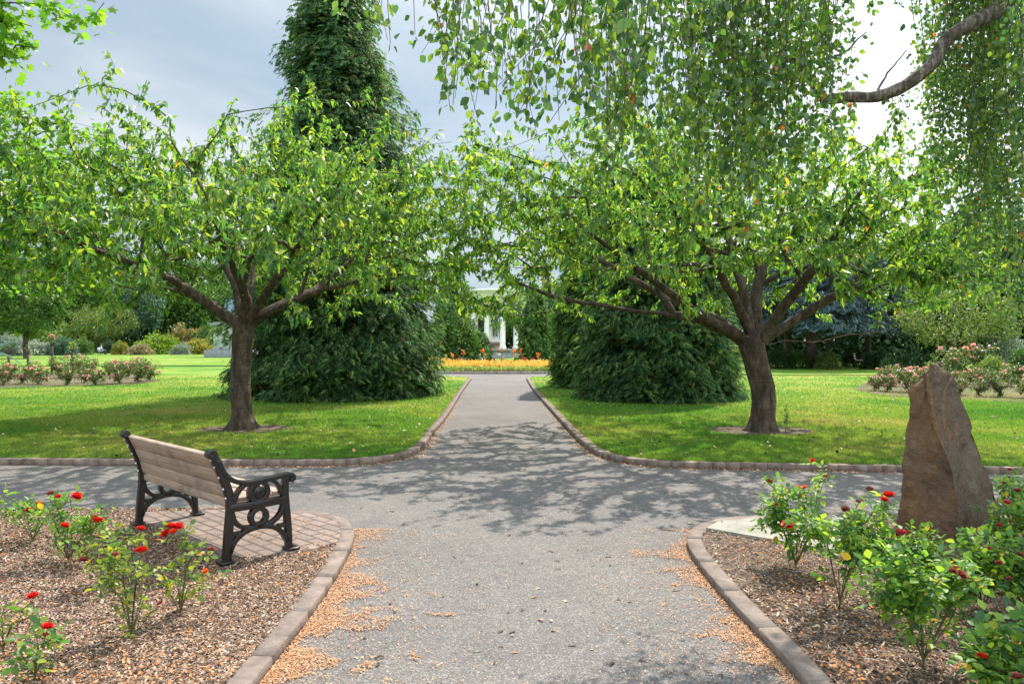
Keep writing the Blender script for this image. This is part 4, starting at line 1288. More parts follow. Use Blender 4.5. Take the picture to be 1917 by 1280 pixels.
PT = [broad_proto('broadleaf_tree', 10.0, 4.2, 2.4, 420, 20, 0.42, s) for s in (1.0, 6.0)]
PT.append(broad_proto('broadleaf_tree', 4.6, 3.1, 1.5, 330, 22, 0.17, 3.0, M_bark_dk, 0.26, tr=0.2))      # small spreading garden tree
PS = [shrub_proto(1.0, 1.0, 2600, 0.13, s) for s in (1.0, 4.0, 9.0)] + [shrub_proto(2.0, 1.0, 5200, 0.12, 12.0)]
PK = {p.name: [o for o in COL.objects if o.parent == p] for p in PT + PS}
used = set()


def put(proto, loc, rz, s, mat, label, cat, group=None, sz=None):
    kids = PK[proto.name]
    if proto.name not in used:
        used.add(proto.name)
        proto.location = loc; proto.rotation_euler = (0, 0, rz); proto.scale = (s, s, s if sz is None else sz)
        for k in kids:
            if k.name.split('.')[0] in ('crown', 'foliage'):
                k.material_slots[0].link = 'OBJECT'; k.material_slots[0].material = mat
        r = proto
    else:
        r = dup(proto, kids, loc, rz, s, {'crown': mat, 'foliage': mat}, sz)
    return tag(r, label, cat, group)


def shrub(px, py, wpx, hpx, mat, label, i=0, group=None, d=None):
    b = G(px, py, LZ) if d is None else ((px - CX) / F * d, d, LZ)
    wm, hm = wpx * (1.3 if px < 450 else 1.15) / F * b[1], hpx / F * b[1]
    if hpx / wpx > 0.75:
        return put(PS[3], b, random.uniform(0, 6.28), wm / 2.1, FOL[mat], label, 'shrub', group, hm / 2.1)
    return put(PS[i % 3], b, random.uniform(0, 6.28), wm / 2.1, FOL[mat], label, 'shrub', group, hm / 1.05)


def tree(px, d, h, mat, label, i=0, rz=None, group=None, wide=1.0, ph=10.0):
    s = h / ph * (1.18 if ph == 10.0 else 1.0)
    return put(PT[i], ((px - CX) / F * d, d, LZ), random.uniform(0, 6.28) if rz is None else rz, s * wide, FOL[mat], label, 'tree', group, s)


def hedge(a, b, h, th, n, mat, label, ls=0.4):
    a = np.array(a, float); b = np.array(b, float)
    root = empty('hedge', (a[0], a[1], LZ), label, 'hedge')
    L = np.linalg.norm(b - a); ax = (b - a) / L; nr = np.array([-ax[1], ax[0]])
    u = rng.uniform(0, L, n); v = rng.uniform(-.5, .5, n) * th; w_ = rng.random(n)
    hh = h * (1 + 0.32 * np.array([noise.noise(Vector((q * .22, r_ * .3, h))) for q, r_ in zip(u, v)]) + 0.12 * np.array([noise.noise(Vector((q * .9, 3.0, h))) for q in u]))
    pos = np.stack([ax[0] * u + nr[0] * v, ax[1] * u + nr[1] * v, 0.05 + hh * w_], 1)
    d = rng.normal(0, 1, (n, 3)); d[:, 1] -= .5
    up = rng.normal(0, .7, (n, 3)); up[:, 2] += .8
    l = ls * rng.uniform(.6, 1.2, n)
    V, f = leaves(pos, d, up, l, l * .6)
    mk('foliage', V, f, FOL[mat], root)
    for k in range(int(L / 6)):
        q = (k + .5) * 6; mb = MB(); mb.tube([(ax[0] * q, ax[1] * q, 0), (ax[0] * q, ax[1] * q, h * .6)], [.12, .05], 5)
        mb.build('stem', M_bark_dk, root)
hedge((-110, 116), (-18, 122), 10.0, 6.0, 95000, 'mid', 'long tall green hedge closing the left lawn behind the far border', 0.6)
hedge((17, 60), (62, 56), 6.4, 4.0, 80000, 'dark', 'shady dark hedge closing the right lawn behind the blue cedar', 0.42)
hedge((-22, 124), (24, 124), 4.5, 5.0, 18000, 'dark', 'distant dark hedge seen behind the white columns', 0.6)
# --- left border
shrub(72, 665, 62, 30, 'silver', 'low silvery white shrub left of the blue green one', 0)
shrub(118, 665, 46, 38, 'bluegreen', 'blue green rounded shrub in the far border behind the standard roses', 1)
shrub(20, 666, 56, 44, 'silver', 'grey green shrub at the left edge of the far border', 2)
shrub(150, 664, 36, 34, 'mid', 'mid green mound left of the seated person', 2)
shrub(208, 662, 32, 26, 'dark', 'dark shrub just right of the seated person', 1, d=101)
shrub(226, 664, 26, 28, 'yellow', 'golden variegated shrub right of the seated person', 0)
shrub(262, 664, 40, 22, 'tan', 'low tan flowering shrub beside the lime bush', 2)
shrub(299, 663, 72, 42, 'lime', 'bright lime green bush, the brightest in the far border', 1)
shrub(372, 663, 56, 30, 'yellow', 'pale yellow flowering shrub below the russet one', 2)
shrub(338, 664, 30, 24, 'silver', 'small grey shrub right of the lime bush', 0)
shrub(398, 663, 54, 62, 'mid', 'green shrub left of the stone plinth', 1, d=99)
shrub(346, 661, 84, 56, 'red', 'russet red shrub rising behind the pale yellow shrub', 0, d=104)
shrub(132, 661, 86, 62, 'pale', 'pale green spreading shrub behind the seated person to the left', 2, d=105)
shrub(60, 661, 70, 60, 'lime', 'light green shrub behind the slim dark trunk', 1, d=108)
tree(195, 106, 7.0, 'pale', 'pale green layered tree behind the seated person', 2, ph=4.6)
tree(258, 112, 10.5, 'bluegreen', 'blue green upright tree behind the lime bush', 0, wide=0.75)
tree(48, 70, 7.6, 'mid', 'slim trunked garden tree behind the left rose bed', 0, wide=1.05)
BG = [(-260, 115, 14, 'mid', 'tall mid green tree farthest left in the background'), (-120, 120, 15, 'mid', 'tall leafy tree behind the left lawn edge'), (-10, 128, 15, 'mid', 'broad green tree behind the slim garden tree'),
      (110, 125, 14, 'pale', 'light green tree left of the pale layered tree'), (215, 132, 15, 'mid', 'large green tree behind the pale layered tree'), (310, 126, 14.5, 'mid', 'broad leafy tree behind the russet shrub'),
      (400, 130, 14, 'mid', 'green tree behind the stone plinth'), (500, 128, 13.5, 'dark', 'dark tree seen behind the left cherry trunk'), (600, 134, 13, 'mid', 'green tree far behind the tall cedar'), (720, 136, 11, 'mid', 'distant green tree between cedar and columns')]
for i, (px, d, h, m, lb_) in enumerate(BG):
    tree(px, d, h, m, lb_, i % 2)
# --- between the conifers
shrub(856, 678, 96, 108, 'mid', 'tall rounded pale leaved shrub left of the white columns', 0, d=55.5)
tree(1012, 62, 6.4, 'mid', 'light green tree overhanging the flower bed in front of the columns', 2, ph=4.6, wide=0.85)
tree(860, 118, 9.0, 'dark', 'dark distant tree left behind the columns', 1)
tree(945, 122, 7.5, 'mid', 'distant tree seen between the white columns', 0)
tree(1040, 120, 9.0, 'dark', 'distant tree right behind the columns', 1)
# --- right border
for (px, py, wp, hp, m, lb_, i) in [(1455, 690, 52, 44, 'dark', 'dark shrub right of the right cherry trunk', 0), (1500, 690, 40, 36, 'mid', 'green shrub left of the thick cedar trunk', 1), (1548, 691, 46, 36, 'pale', 'lighter shrub between the cedar trunk and the far bench', 2),
                                    (1642, 691, 54, 42, 'dark', 'dark shrub just right of the far bench', 1), (1695, 694, 70, 50, 'dark', 'broad dark shrub behind the right rose bed', 0), (1598, 686, 44, 40, 'dark', 'deep green shrub behind the far bench', 2),
                                    (1882, 695, 84, 78, 'silver', 'silvery shrub at the right edge behind the rose bed', 1), (1860, 712, 70, 48, 'pale', 'pale green shrub beside the green bin', 2), (1925, 706, 70, 70, 'mid', 'green shrub at the far right edge behind the roses', 0)]:
    shrub(px, py, wp, hp, m, lb_, i)
tree(1790, 40, 4.6, 'pale', 'small spreading garden tree behind the standing stone', 2, ph=4.6, wide=1.05)
BG = [(1120, 125, 12, 'mid', 'green tree far behind the right cypress'), (1260, 120, 13, 'dark', 'dark tree far behind the right cherry crown'), (1390, 112, 13, 'mid', 'green tree behind the right cherry trunk'), (1480, 84, 10.5, 'dark', 'dark tree behind the left side of the blue cedar'),
      (1570, 78, 10.0, 'dark', 'dark tree straight behind the far bench'), (1660, 74, 9.5, 'dark', 'dark tree behind the right side of the blue cedar'), (1745, 80, 12.5, 'mid', 'tall green tree behind the standing stone'), (1830, 66, 10.5, 'dark', 'dark tree behind the small garden tree'),
      (1920, 70, 11.5, 'mid', 'green tree at the right edge of the background'), (2040, 75, 12.5, 'dark', 'dark tree farthest right in the background')]
for i, (px, d, h, m, lb_) in enumerate(BG):
    tree(px, d, h, m, lb_, i % 2)
bc = conifer('blue_cedar', G(1518, 690, LZ), 8.2, 4.2, 420, 26, 'blue grey cedar with a thick trunk behind the right lawn', M_bluecedar, 0.33, seed=14.0, shape=0.45, min_z=0.22, skirt=0.22, trunk_r=0.27)
bc2 = conifer('blue_cedar', G(1625, 686, LZ), 7.0, 3.2, 300, 26, 'second blue grey cedar, right of the thick trunk, above the far bench', M_bluecedar, 0.33, seed=17.0, shape=0.45, min_z=0.26, skirt=0.22, trunk_r=0.16)
def bare_trunk(px, py, r, h, label):
    b = G(px, py, LZ)
    root = empty('pine_tree', b, label, 'tree')
    mb = MB(); mb.tube([(0, 0, 0), (0.05, 0, h * .5), (0, 0, h)], [r * 1.15, r, r * .8], 9); mb.build('trunk', M_bark_dk, root, smooth=True)
    n = 1500
    v = rng.normal(0, 1, (n, 3)); v /= np.linalg.norm(v, axis=1, keepdims=True)
    pos = v * np.array([2.3, 2.0, 1.6]) * rng.uniform(.4, 1, n)[:, None] + np.array([0, 0, h + 0.9])
    V, f = fronds(pos, v + np.array([0, 0, -.4]), np.tile([0, 0.1, 1.0], (n, 1)), np.full(n, 0.45))
    mk('crown', V, f, FOL['dark'], root)
bare_trunk(1474, 685, 0.24, 3.0, 'dark trunked pine left of the blue cedar')
bare_trunk(1549, 687, 0.15, 3.2, 'slender pale trunked pine right of the thick cedar trunk')

# ------------------------------------------------------------------ roses
def bloom_mesh(name, r, mat, parent, loc, seed=0):
    mb = MB()
    rs = random.Random(seed)
    for ring, (n, tilt, sc) in enumerate(((5, 0.1, 0.7), (6, 0.4, 0.9), (7, 0.8, 1.0), (6, 1.15, 0.95))):
        for i in range(n):
            a = 2 * math.pi * (i + 0.5 * ring) / n + rs.uniform(-.15, .15)
            tl = tilt + rs.uniform(-.12, .15)
            o = np.array([math.cos(a), math.sin(a), 0]); s = np.array([-math.sin(a), math.cos(a), 0])
            up = np.array([0, 0, 1.0])
            V = []
            for u in (0, 0.5, 1.0):
                out = r * sc * (0.12 + 0.9 * u * math.sin(tl) + 0.12 * u * u)
                zz = r * sc * (u * math.cos(tl) * 1.0 - 0.25 * max(0, u - .6) * tl)
                wd = r * sc * (0.22 + 0.62 * math.sin(min(1, u * 1.1) * math.pi * .62))
                for v in (-1, 0, 1):
                    V.append(o * (out - abs(v) * 0.10 * r) + s * v * wd * .62 + up * (zz + abs(v) * 0.12 * r))
            mb.add(np.array(V), f4=[[0, 1, 4, 3], [1, 2, 5, 4], [3, 4, 7, 6], [4, 5, 8, 7]])
    ob = mb.build(name, mat, parent, smooth=True)
    ob.location = loc
    ob.rotation_euler = (rs.uniform(-.5, .5), rs.uniform(-.5, .5), 0)
    return ob


def rose(base_px, top_y, width_px, nst, nleaf, blooms, label, mat, lsize=0.052, dens=None):
    dens = dens or (1.9 if base_px[0] > 960 else 1.0)
    b = G(base_px[0], base_px[1], BZ)
    d = b[1]
    h = (base_px[1] - top_y) / F * d
    rw = width_px / F * d / 2
    root = empty('rose_bush', b, label, 'rose bush', 'red rose bushes in the foreground beds')
    off = np.array(b)
    t = Tree([(0, 0, -0.02), (0, 0, 0.03)])
    f0 = 0
    n = nst
    a = rng.uniform(0, 2 * np.pi, n)
    rr = rw * rng.uniform(0.2, 1.0, n)
    z = h * rng.uniform(0.52, 1.0, n) * (1 - 0.25 * (rr / rw) ** 2)
    tg = np.stack([rr * np.cos(a), rr * np.sin(a) * 0.8, z], 1)
    bl = np.array([np.array(P(px, py, d + dd)) - off - np.array([0, 0, 0.01]) for px, py, dd, *_ in blooms]) if blooms else np.zeros((0, 3))
    for k in range(7):
        aa = k * .9 + random.uniform(-.4, .4)
        t.limb([(0.03 * math.cos(aa), 0.03 * math.sin(aa), 0.08 * h), (rw * random.uniform(.2, .5) * math.cos(aa), rw * random.uniform(.2, .45) * math.sin(aa), h * random.uniform(.35, .6))], start=1)
    t.grow(np.concatenate([tg, bl]) if len(bl) else tg, 0.22, step=0.06, curve=0.18, first=1, jit=0.006)
    t.radii(0.0028, 0.012)
    t.r = np.clip(t.r, 0.0030, 0.0068)
    t.wood().build('stems', M_rose_stem, root, smooth=True)
    # compound leaves: five leaflets each
    pos, tw = t.twig_points(max(1, int(dens * nleaf / max(1, len(t.tips)))), h * 0.36, 0.014)
    m = len(pos)
    dd = drooping(pos, tw, 0.05, 1.3)
    dd /= np.linalg.norm(dd, axis=1, keepdims=True)
    up = rng.normal(0, 0.4, (m, 3)); up[:, 2] += 1
    dn, sn, nn = basis(dd, up)
    L = lsize * 0.84 * rng.uniform(0.7, 1.25, m)
    Ps, Ds, Us, Ls = [], [], [], []
    for (u, sd, sc) in ((1.5, 0, 1.0), (1.1, 1, .85), (1.1, -1, .85), (0.45, 1, .7), (0.45, -1, .7)):
        q = pos + dn * (L * u)[:, None] + sn * (L * 0.12 * sd)[:, None] - nn * (L * 0.12 * u * u)[:, None]
        Ps.append(q); Ds.append(dn * (1.0 if sd == 0 else 0.35) + sn * sd * 0.9 + rng.normal(0, .12, (m, 3))); Us.append(up); Ls.append(L * sc)
    Ps, Ds, Us, Ls = map(np.concatenate, (Ps, Ds, Us, Ls))
    V, f = broad_leaves(Ps, Ds, Us, Ls, Ls * 0.72, 0.2, 0.18)
    V[:, 2] = np.maximum(V[:, 2], 0.012)
    mk('foliage', V, f, mat, root)
    for i, bb in enumerate(blooms):
        px, py, ddp = bb[:3]
        r = (bb[3] if len(bb) > 3 else 0.032) * 1.15
        ddp = ddp - 0.10
        mt = bb[4] if len(bb) > 4 else M_red
        bloom_mesh('bloom', r, mt, root, np.array(P(px, py, d + ddp)) - off, seed=int(px + py))
    return root


FD = M_faded
rose((62, 1018), 912, 130, 12, 70, [(55, 957, 0, .03), (73, 945, .1, .026), (95, 925, .1, .024, FD)], 'rose bush with two red blooms nearest the left edge, behind the others', M_rose_leaf)
rose((128, 1055), 925, 150, 18, 120, [(143, 931, 0, .032), (120, 986, -.05, .028), (108, 932, .05, .024), (182, 978, 0, .036), (176, 970, .08, .022, FD)], 'full leafy rose bush in the left bed with a large red bloom on top', M_rose_leaf)
rose((205, 1100), 985, 120, 12, 60, [(263, 992, .15, .026), (155, 1050, 0, .026, FD), (185, 1055, 0, .022, FD)], 'yellowing rose bush low behind the tallest left one', M_rose_leaf_y)
rose((246, 1197), 992, 150, 17, 62, [(265, 1034, 0, .03), (215, 1040, -.05, .018, FD), (300, 1130, 0, .014, FD)], 'tallest thin stemmed rose bush in the left bed with one mid red bloom', M_rose_leaf_y)
rose((338, 1158), 1000, 110, 13, 42, [(318, 988, 0, .027), (333, 988, .03, .027), (312, 1000, -.02, .026), (326, 998, -.05, .024), (395, 1030, 0, .02, FD), (385, 1070, 0, .016, M_orange)], 'rose bush carrying a cluster of red blooms beside the wooden bench', M_rose_leaf_y)
rose((66, 1278), 1172, 100, 9, 26, [(88, 1176, 0, .024), (84, 1190, .02, .016, FD)], 'small rose bush at the bottom edge of the left bed', M_rose_leaf)
rose((6, 1225), 1110, 110, 8, 18, [(62, 1119, 0, .026)], 'sparse rose bush cut by the left edge with a single red bloom', M_rose_leaf_y)
# right bed
rose((1490, 1064), 905, 150, 22, 150, [(1474, 985, -.1, .036), (1440, 903, 0, .022, FD), (1492, 914, .05, .02), (1507, 913, 0, .018, M_orange), (1452, 945, 0, .016, FD), (1522, 864, .1, .02), (1545, 893, .1, .016, FD), (1500, 975, -.1, .024, FD)], 'rose bush with a round red bloom beside the flagstone', M_rose_leaf)
rose((1572, 1134), 925, 190, 30, 190, [(1664, 931, .25, .036), (1655, 938, .2, .026), (1583, 955, 0, .022, FD), (1628, 917, .1, .018, FD), (1606, 940, .1, .014, FD), (1687, 1000, 0, .028, M_crimson), (1678, 1003, .05, .02, FD)], 'bushy rose in front of the standing stone with a red double bloom on top', M_rose_leaf, 0.054)
rose((1690, 1118), 985, 150, 24, 150, [(1735, 1062, -.1, .022, FD), (1700, 1000, 0, .02, FD)], 'dense leafy rose at the foot of the standing stone', M_rose_leaf)
rose((1728, 1246), 1015, 270, 30, 150, [(1798, 1078, -.1, .024, FD), (1783, 1070, 0, .018, FD), (1790, 1066, .03, .016, FD)], 'big open rose bush with bare dark stems at the front of the right bed', M_rose_leaf, 0.056)
rose((1905, 1078), 915, 120, 20, 120, [(1885, 942, 0, .022, M_crimson), (1872, 985, 0, .02, M_crimson), (1890, 880, .3, .016, FD), (1905, 920, .1, .022, FD), (1900, 1045, 0, .018, M_orange)], 'rose bush right of the standing stone with small crimson blooms', M_rose_leaf)
rose((1925, 1175), 1000, 160, 26, 170, [(1870, 1055, 0, .018, FD), (1908, 1040, 0, .02, FD), (1890, 1085, -.1, .016, FD)], 'leafy rose bush at the right edge of the picture', M_rose_leaf, 0.058)
rose((1900, 1330), 1165, 200, 22, 120, [(1838, 1231, 0, .02), (1905, 1270, -.1, .022, FD)], 'low rose bush in the bottom right corner', M_rose_leaf, 0.06)
rose((1900, 1012), 890, 110, 14, 80, [(1880, 905, 0, .016, FD)], 'rose bush half hidden behind the standing stone', M_rose_leaf)

rose((1838, 1150), 1000, 150, 20, 110, [(1805, 1075, 0, .018, FD), (1850, 1030, 0, .018, M_crimson)], 'rose bush between the open front bush and the right edge of the picture', M_rose_leaf, 0.056)

# distant pink rose beds
def far_rose_proto(h, r, seed, nb):
    root = empty('pink_rose_bush', (0, 0, 0))
    t = Tree([(0, 0, 0), (0, 0, 0.04)])
    n = 36
    a = rng.uniform(0, 6.28, n); rr = r * rng.uniform(.2, 1, n)
    tg = np.stack([rr * np.cos(a), rr * np.sin(a), h * rng.uniform(.28, 1, n)], 1)
    t.grow(tg, 0.2, step=0.12, curve=0.15, first=1)
    t.radii(0.005, 0.022)
    t.wood().build('stems', M_rose_stem, root)
    pos, tw = t.twig_points(26, h * .6, 0.05)
    d = drooping(pos, tw, 0.1, 1.3)
    up = rng.normal(0, .5, pos.shape); up[:, 2] += 1
    l = rng.uniform(.05, .085, len(pos))
    V, f = leaves(pos, d, up, l, l * .7, .2, .2)
    V[:, 2] = np.maximum(V[:, 2], 0.02)
    mk('foliage', V, f, M_rose_far, root)
    idx = rng.choice(len(tg), nb, replace=False)
    for i in idx:
        mb = MB()
        for k in range(random.randint(1, 3)):
            c = tg[i] + rng.normal(0, 0.025, 3) + np.array([0, 0, .03])
            q = random.uniform(.045, .085)
            m = 7
            dd = rng.normal(0, 1, (m, 3)); dd[:, 2] = np.abs(dd[:, 2]) * .6
            V, f = broad_leaves(np.repeat(c[None], m, 0), dd, rng.normal(0, 1, (m, 3)), np.full(m, q), np.full(m, q * 1.1))
            mb.add(V, f4=f)
        mb.build('flower_cluster', M_pink, root)
    return root


FR = [far_rose_proto(0.76, 0.50, 1, 9), far_rose_proto(0.70, 0.56, 2, 13), far_rose_proto(0.84, 0.48, 3, 6)]
FK = {p.name: [o for o in COL.objects if o.parent == p] for p in FR}
fused = set()
ORD = ['first', 'second', 'third', 'fourth', 'fifth', 'sixth', 'seventh', 'eighth', 'ninth', 'tenth', 'eleventh', 'twelfth', 'thirteenth', 'fourteenth', 'fifteenth', 'sixteenth']
def far_rose(px, py, label, group, i, s):
    px += random.uniform(-11, 11); py += random.uniform(-2.2, 2.2); s *= random.uniform(.78, 1.2); i = random.randint(0, 2)
    b = G(px, py, LZ)
    p = FR[i % 3]
    if p.name not in fused:
        fused.add(p.name); p.location = b; p.scale = (s, s, s); r = p
    else:
        r = dup(p, FK[p.name], b, random.uniform(0, 6.28), s)
    tag(r, label, 'rose bush', group)
left_front = [285, 258, 222, 188, 155, 118, 76, 36, 0, -40]
for i, px in enumerate(left_front):
    far_rose(px, 714 + (4 if px < 200 else 0) + (0 if px > 260 else 2) + random.uniform(-1, 1), ORD[i] + ' pink rose bush from the right end, front row of left lawn bed', 'pink rose bushes in the left lawn bed', i, random.uniform(.9, 1.08))
for i, px in enumerate([262, 235, 205, 172, 140, 105, 62, 25, -15]):
    far_rose(px, 706 + random.uniform(-1, 1), ORD[i] + ' pink rose bush from the right end, back row of left lawn bed', 'pink rose bushes in the left lawn bed', i + 1, random.uniform(.9, 1.08))
right_front = [1628, 1662, 1697, 1735, 1772, 1806, 1842, 1880, 1918, 1958]
for i, px in enumerate(right_front):
    far_rose(px, 733 + (px - 1620) * 0.036 + random.uniform(-1, 1), ORD[i] + ' pink rose bush from the left end, front row of right lawn bed', 'pink rose bushes in the right lawn bed', i, random.uniform(.74, .9))
for i, px in enumerate([1645, 1675, 1708, 1745, 1780, 1815, 1850, 1888, 1925]):
    far_rose(px, 720 + (px - 1620) * 0.02 + random.uniform(-1, 1), ORD[i] + ' pink rose bush from the left end, back row of right lawn bed', 'pink rose bushes in the right lawn bed', i + 1, random.uniform(.74, .9))
for i, (px, lb_) in enumerate([(1765, 'tall pink climbing rose bush just right of the stone tip'), (1812, 'tall pink rose bush left of the green bin')]):
    far_rose(px, 706, lb_, 'tall pink rose bushes behind the right lawn bed', i, 1.75)
def bed_poly(pts, name='mulch_bed'):
    flat_poly(name, smooth_line(pts + [pts[0]], 0.4)[:-1], LZ + 0.012, M_mulch_base)
bed_poly([gp(300, 713), gp(240, 720), gp(100, 723), gp(-80, 728), gp(-150, 712), gp(0, 700), gp(240, 700)])
bed_poly([gp(1598, 729), gp(1660, 741), gp(1800, 747), gp(1990, 756), gp(2050, 735), gp(1920, 716), gp(1650, 714)])

# standard roses with stems
for i, (px, ytop, lb_) in enumerate([(16, 655, 'pruned standard rose stem nearest the left edge'), (52, 655, 'pruned standard rose stem in front of the slim tree'), (97, 640, 'standard rose with a single pink bloom'), (135, 650, 'standard rose with a few yellowing leaves')]):
    b = G(px, 702, LZ)
    d = b[1]
    h = (702 - (ytop + 8)) / F * d
    root = empty('standard_rose', b, lb_, 'rose', 'standard roses behind the left lawn bed')
    mb = MB()
    mb.tube([(0, 0, 0), (0.02, 0, h * .5), (0, 0, h)], [0.06, 0.052, 0.065], 8)
    for k in range(4):
        a = k * 1.6 + i
        mb.tube([(0, 0, h * .96), (.06 * math.cos(a), .06 * math.sin(a), h + .12), (.10 * math.cos(a), .10 * math.sin(a), h + .26)], [.03, .02, .01], 5)
    mb.build('stem', M_bark_dk, root, smooth=True)
    n = [0, 6, 40, 50][i]
    if n:
        pos = rng.normal(0, .11, (n, 3)) + np.array([0, 0, h + .28])
        V, f = broad_leaves(pos, rng.normal(0, 1, (n, 3)), rng.normal(0, 1, (n, 3)), np.full(n, .09), np.full(n, .07))
        mk('foliage', V, f, M_rose_leaf_y if i == 3 else M_rose_far, root)
    if i == 2:
        bloom_mesh('bloom', 0.13, M_pink, root, (0, 0, h + 0.42), 5)

# ------------------------------------------------------------------ spiky plant at the left edge
def spiky():
    b = G(-62, 738, LZ)
    d = b[1]
    root = empty('agave', b, 'large blue grey spiky leaves at the left edge above the rose bed', 'plant')
    m_, t_ = newmat('agave_leaf'); 
    col = t_.ramp(t_.noise(t_.n('ShaderNodeTexCoord').outputs['Object'], 3.0), [(.3, (.13, .2, .2)), (.7, (.26, .34, .33))])
    pr = t_.n('ShaderNodeBsdfPrincipled', i_Base_Color=col, i_Roughness=.4); t_.n('ShaderNodeOutputMaterial', i_Surface=pr.outputs[0])
    for (tip, lift, wd) in (((34, 640), .45, .20), ((40, 682), .9, .16), ((-20, 590), .4, .2), ((-110, 600), .4, .2), ((-160, 650), .5, .2), ((-30, 700), .5, .18)):
        e = np.array(P(tip[0], tip[1], d - 0.4)) - np.array(b)
        s0 = np.array([0, 0, 0.5])
        ctrl = (s0 + e) / 2 + np.array([0, 0, lift])
        mb = MB(); V = []
        for k in range(11):
            s = k / 10
            p = (1 - s) ** 2 * s0 + 2 * s * (1 - s) * ctrl + s * s * e
            hw = wd * math.sin(math.pi * min(1, .12 + .88 * (1 - s)) * .5) * (1 - s * .2) if s < 1 else 0.004
            V += [p + np.array([0, -hw * .6, hw * .75]), p + np.array([0, -.01, -hw * .25]), p + np.array([0, hw * .6, -hw * .35]), p + np.array([0, 0, -hw * .12 + .03])]
        f4 = []
        for k in range(10):
            for j in range(4):
                f4.append([k * 4 + j, k * 4 + (j + 1) % 4, k * 4 + 4 + (j + 1) % 4, k * 4 + 4 + j])
        mb.add(V, f4=f4)
        mb.build('leaf', m_, root, smooth=True)
spiky()

# ------------------------------------------------------------------ shoot at the right cherry's foot
def sapling():
    b = G(1470, 808, LZ)
    root = empty('sapling', b, 'small leafy shoot growing beside the right cherry trunk', 'plant')
    t = Tree([(0, 0, 0), (0.01, 0, 0.1)])
    t.grow(np.array([(0, 0, .42), (.06, 0, .33), (-.05, .02, .3), (.03, -.03, .22), (-.03, -.04, .18)]), 0.1, step=.06, first=1, jit=.004)
    t.radii(.003, .008)
    t.wood().build('stems', M_twig, root)
    pos, tw = t.twig_points(9, .22, .015)
    V, f = leaves(pos, drooping(pos, tw, -.1), np.tile([0, 0, 1.0], (len(pos), 1)), rng.uniform(.05, .09, len(pos)), rng.uniform(.025, .04, len(pos)))
    mk('foliage', V, f, M_rose_leaf, root)
sapling()

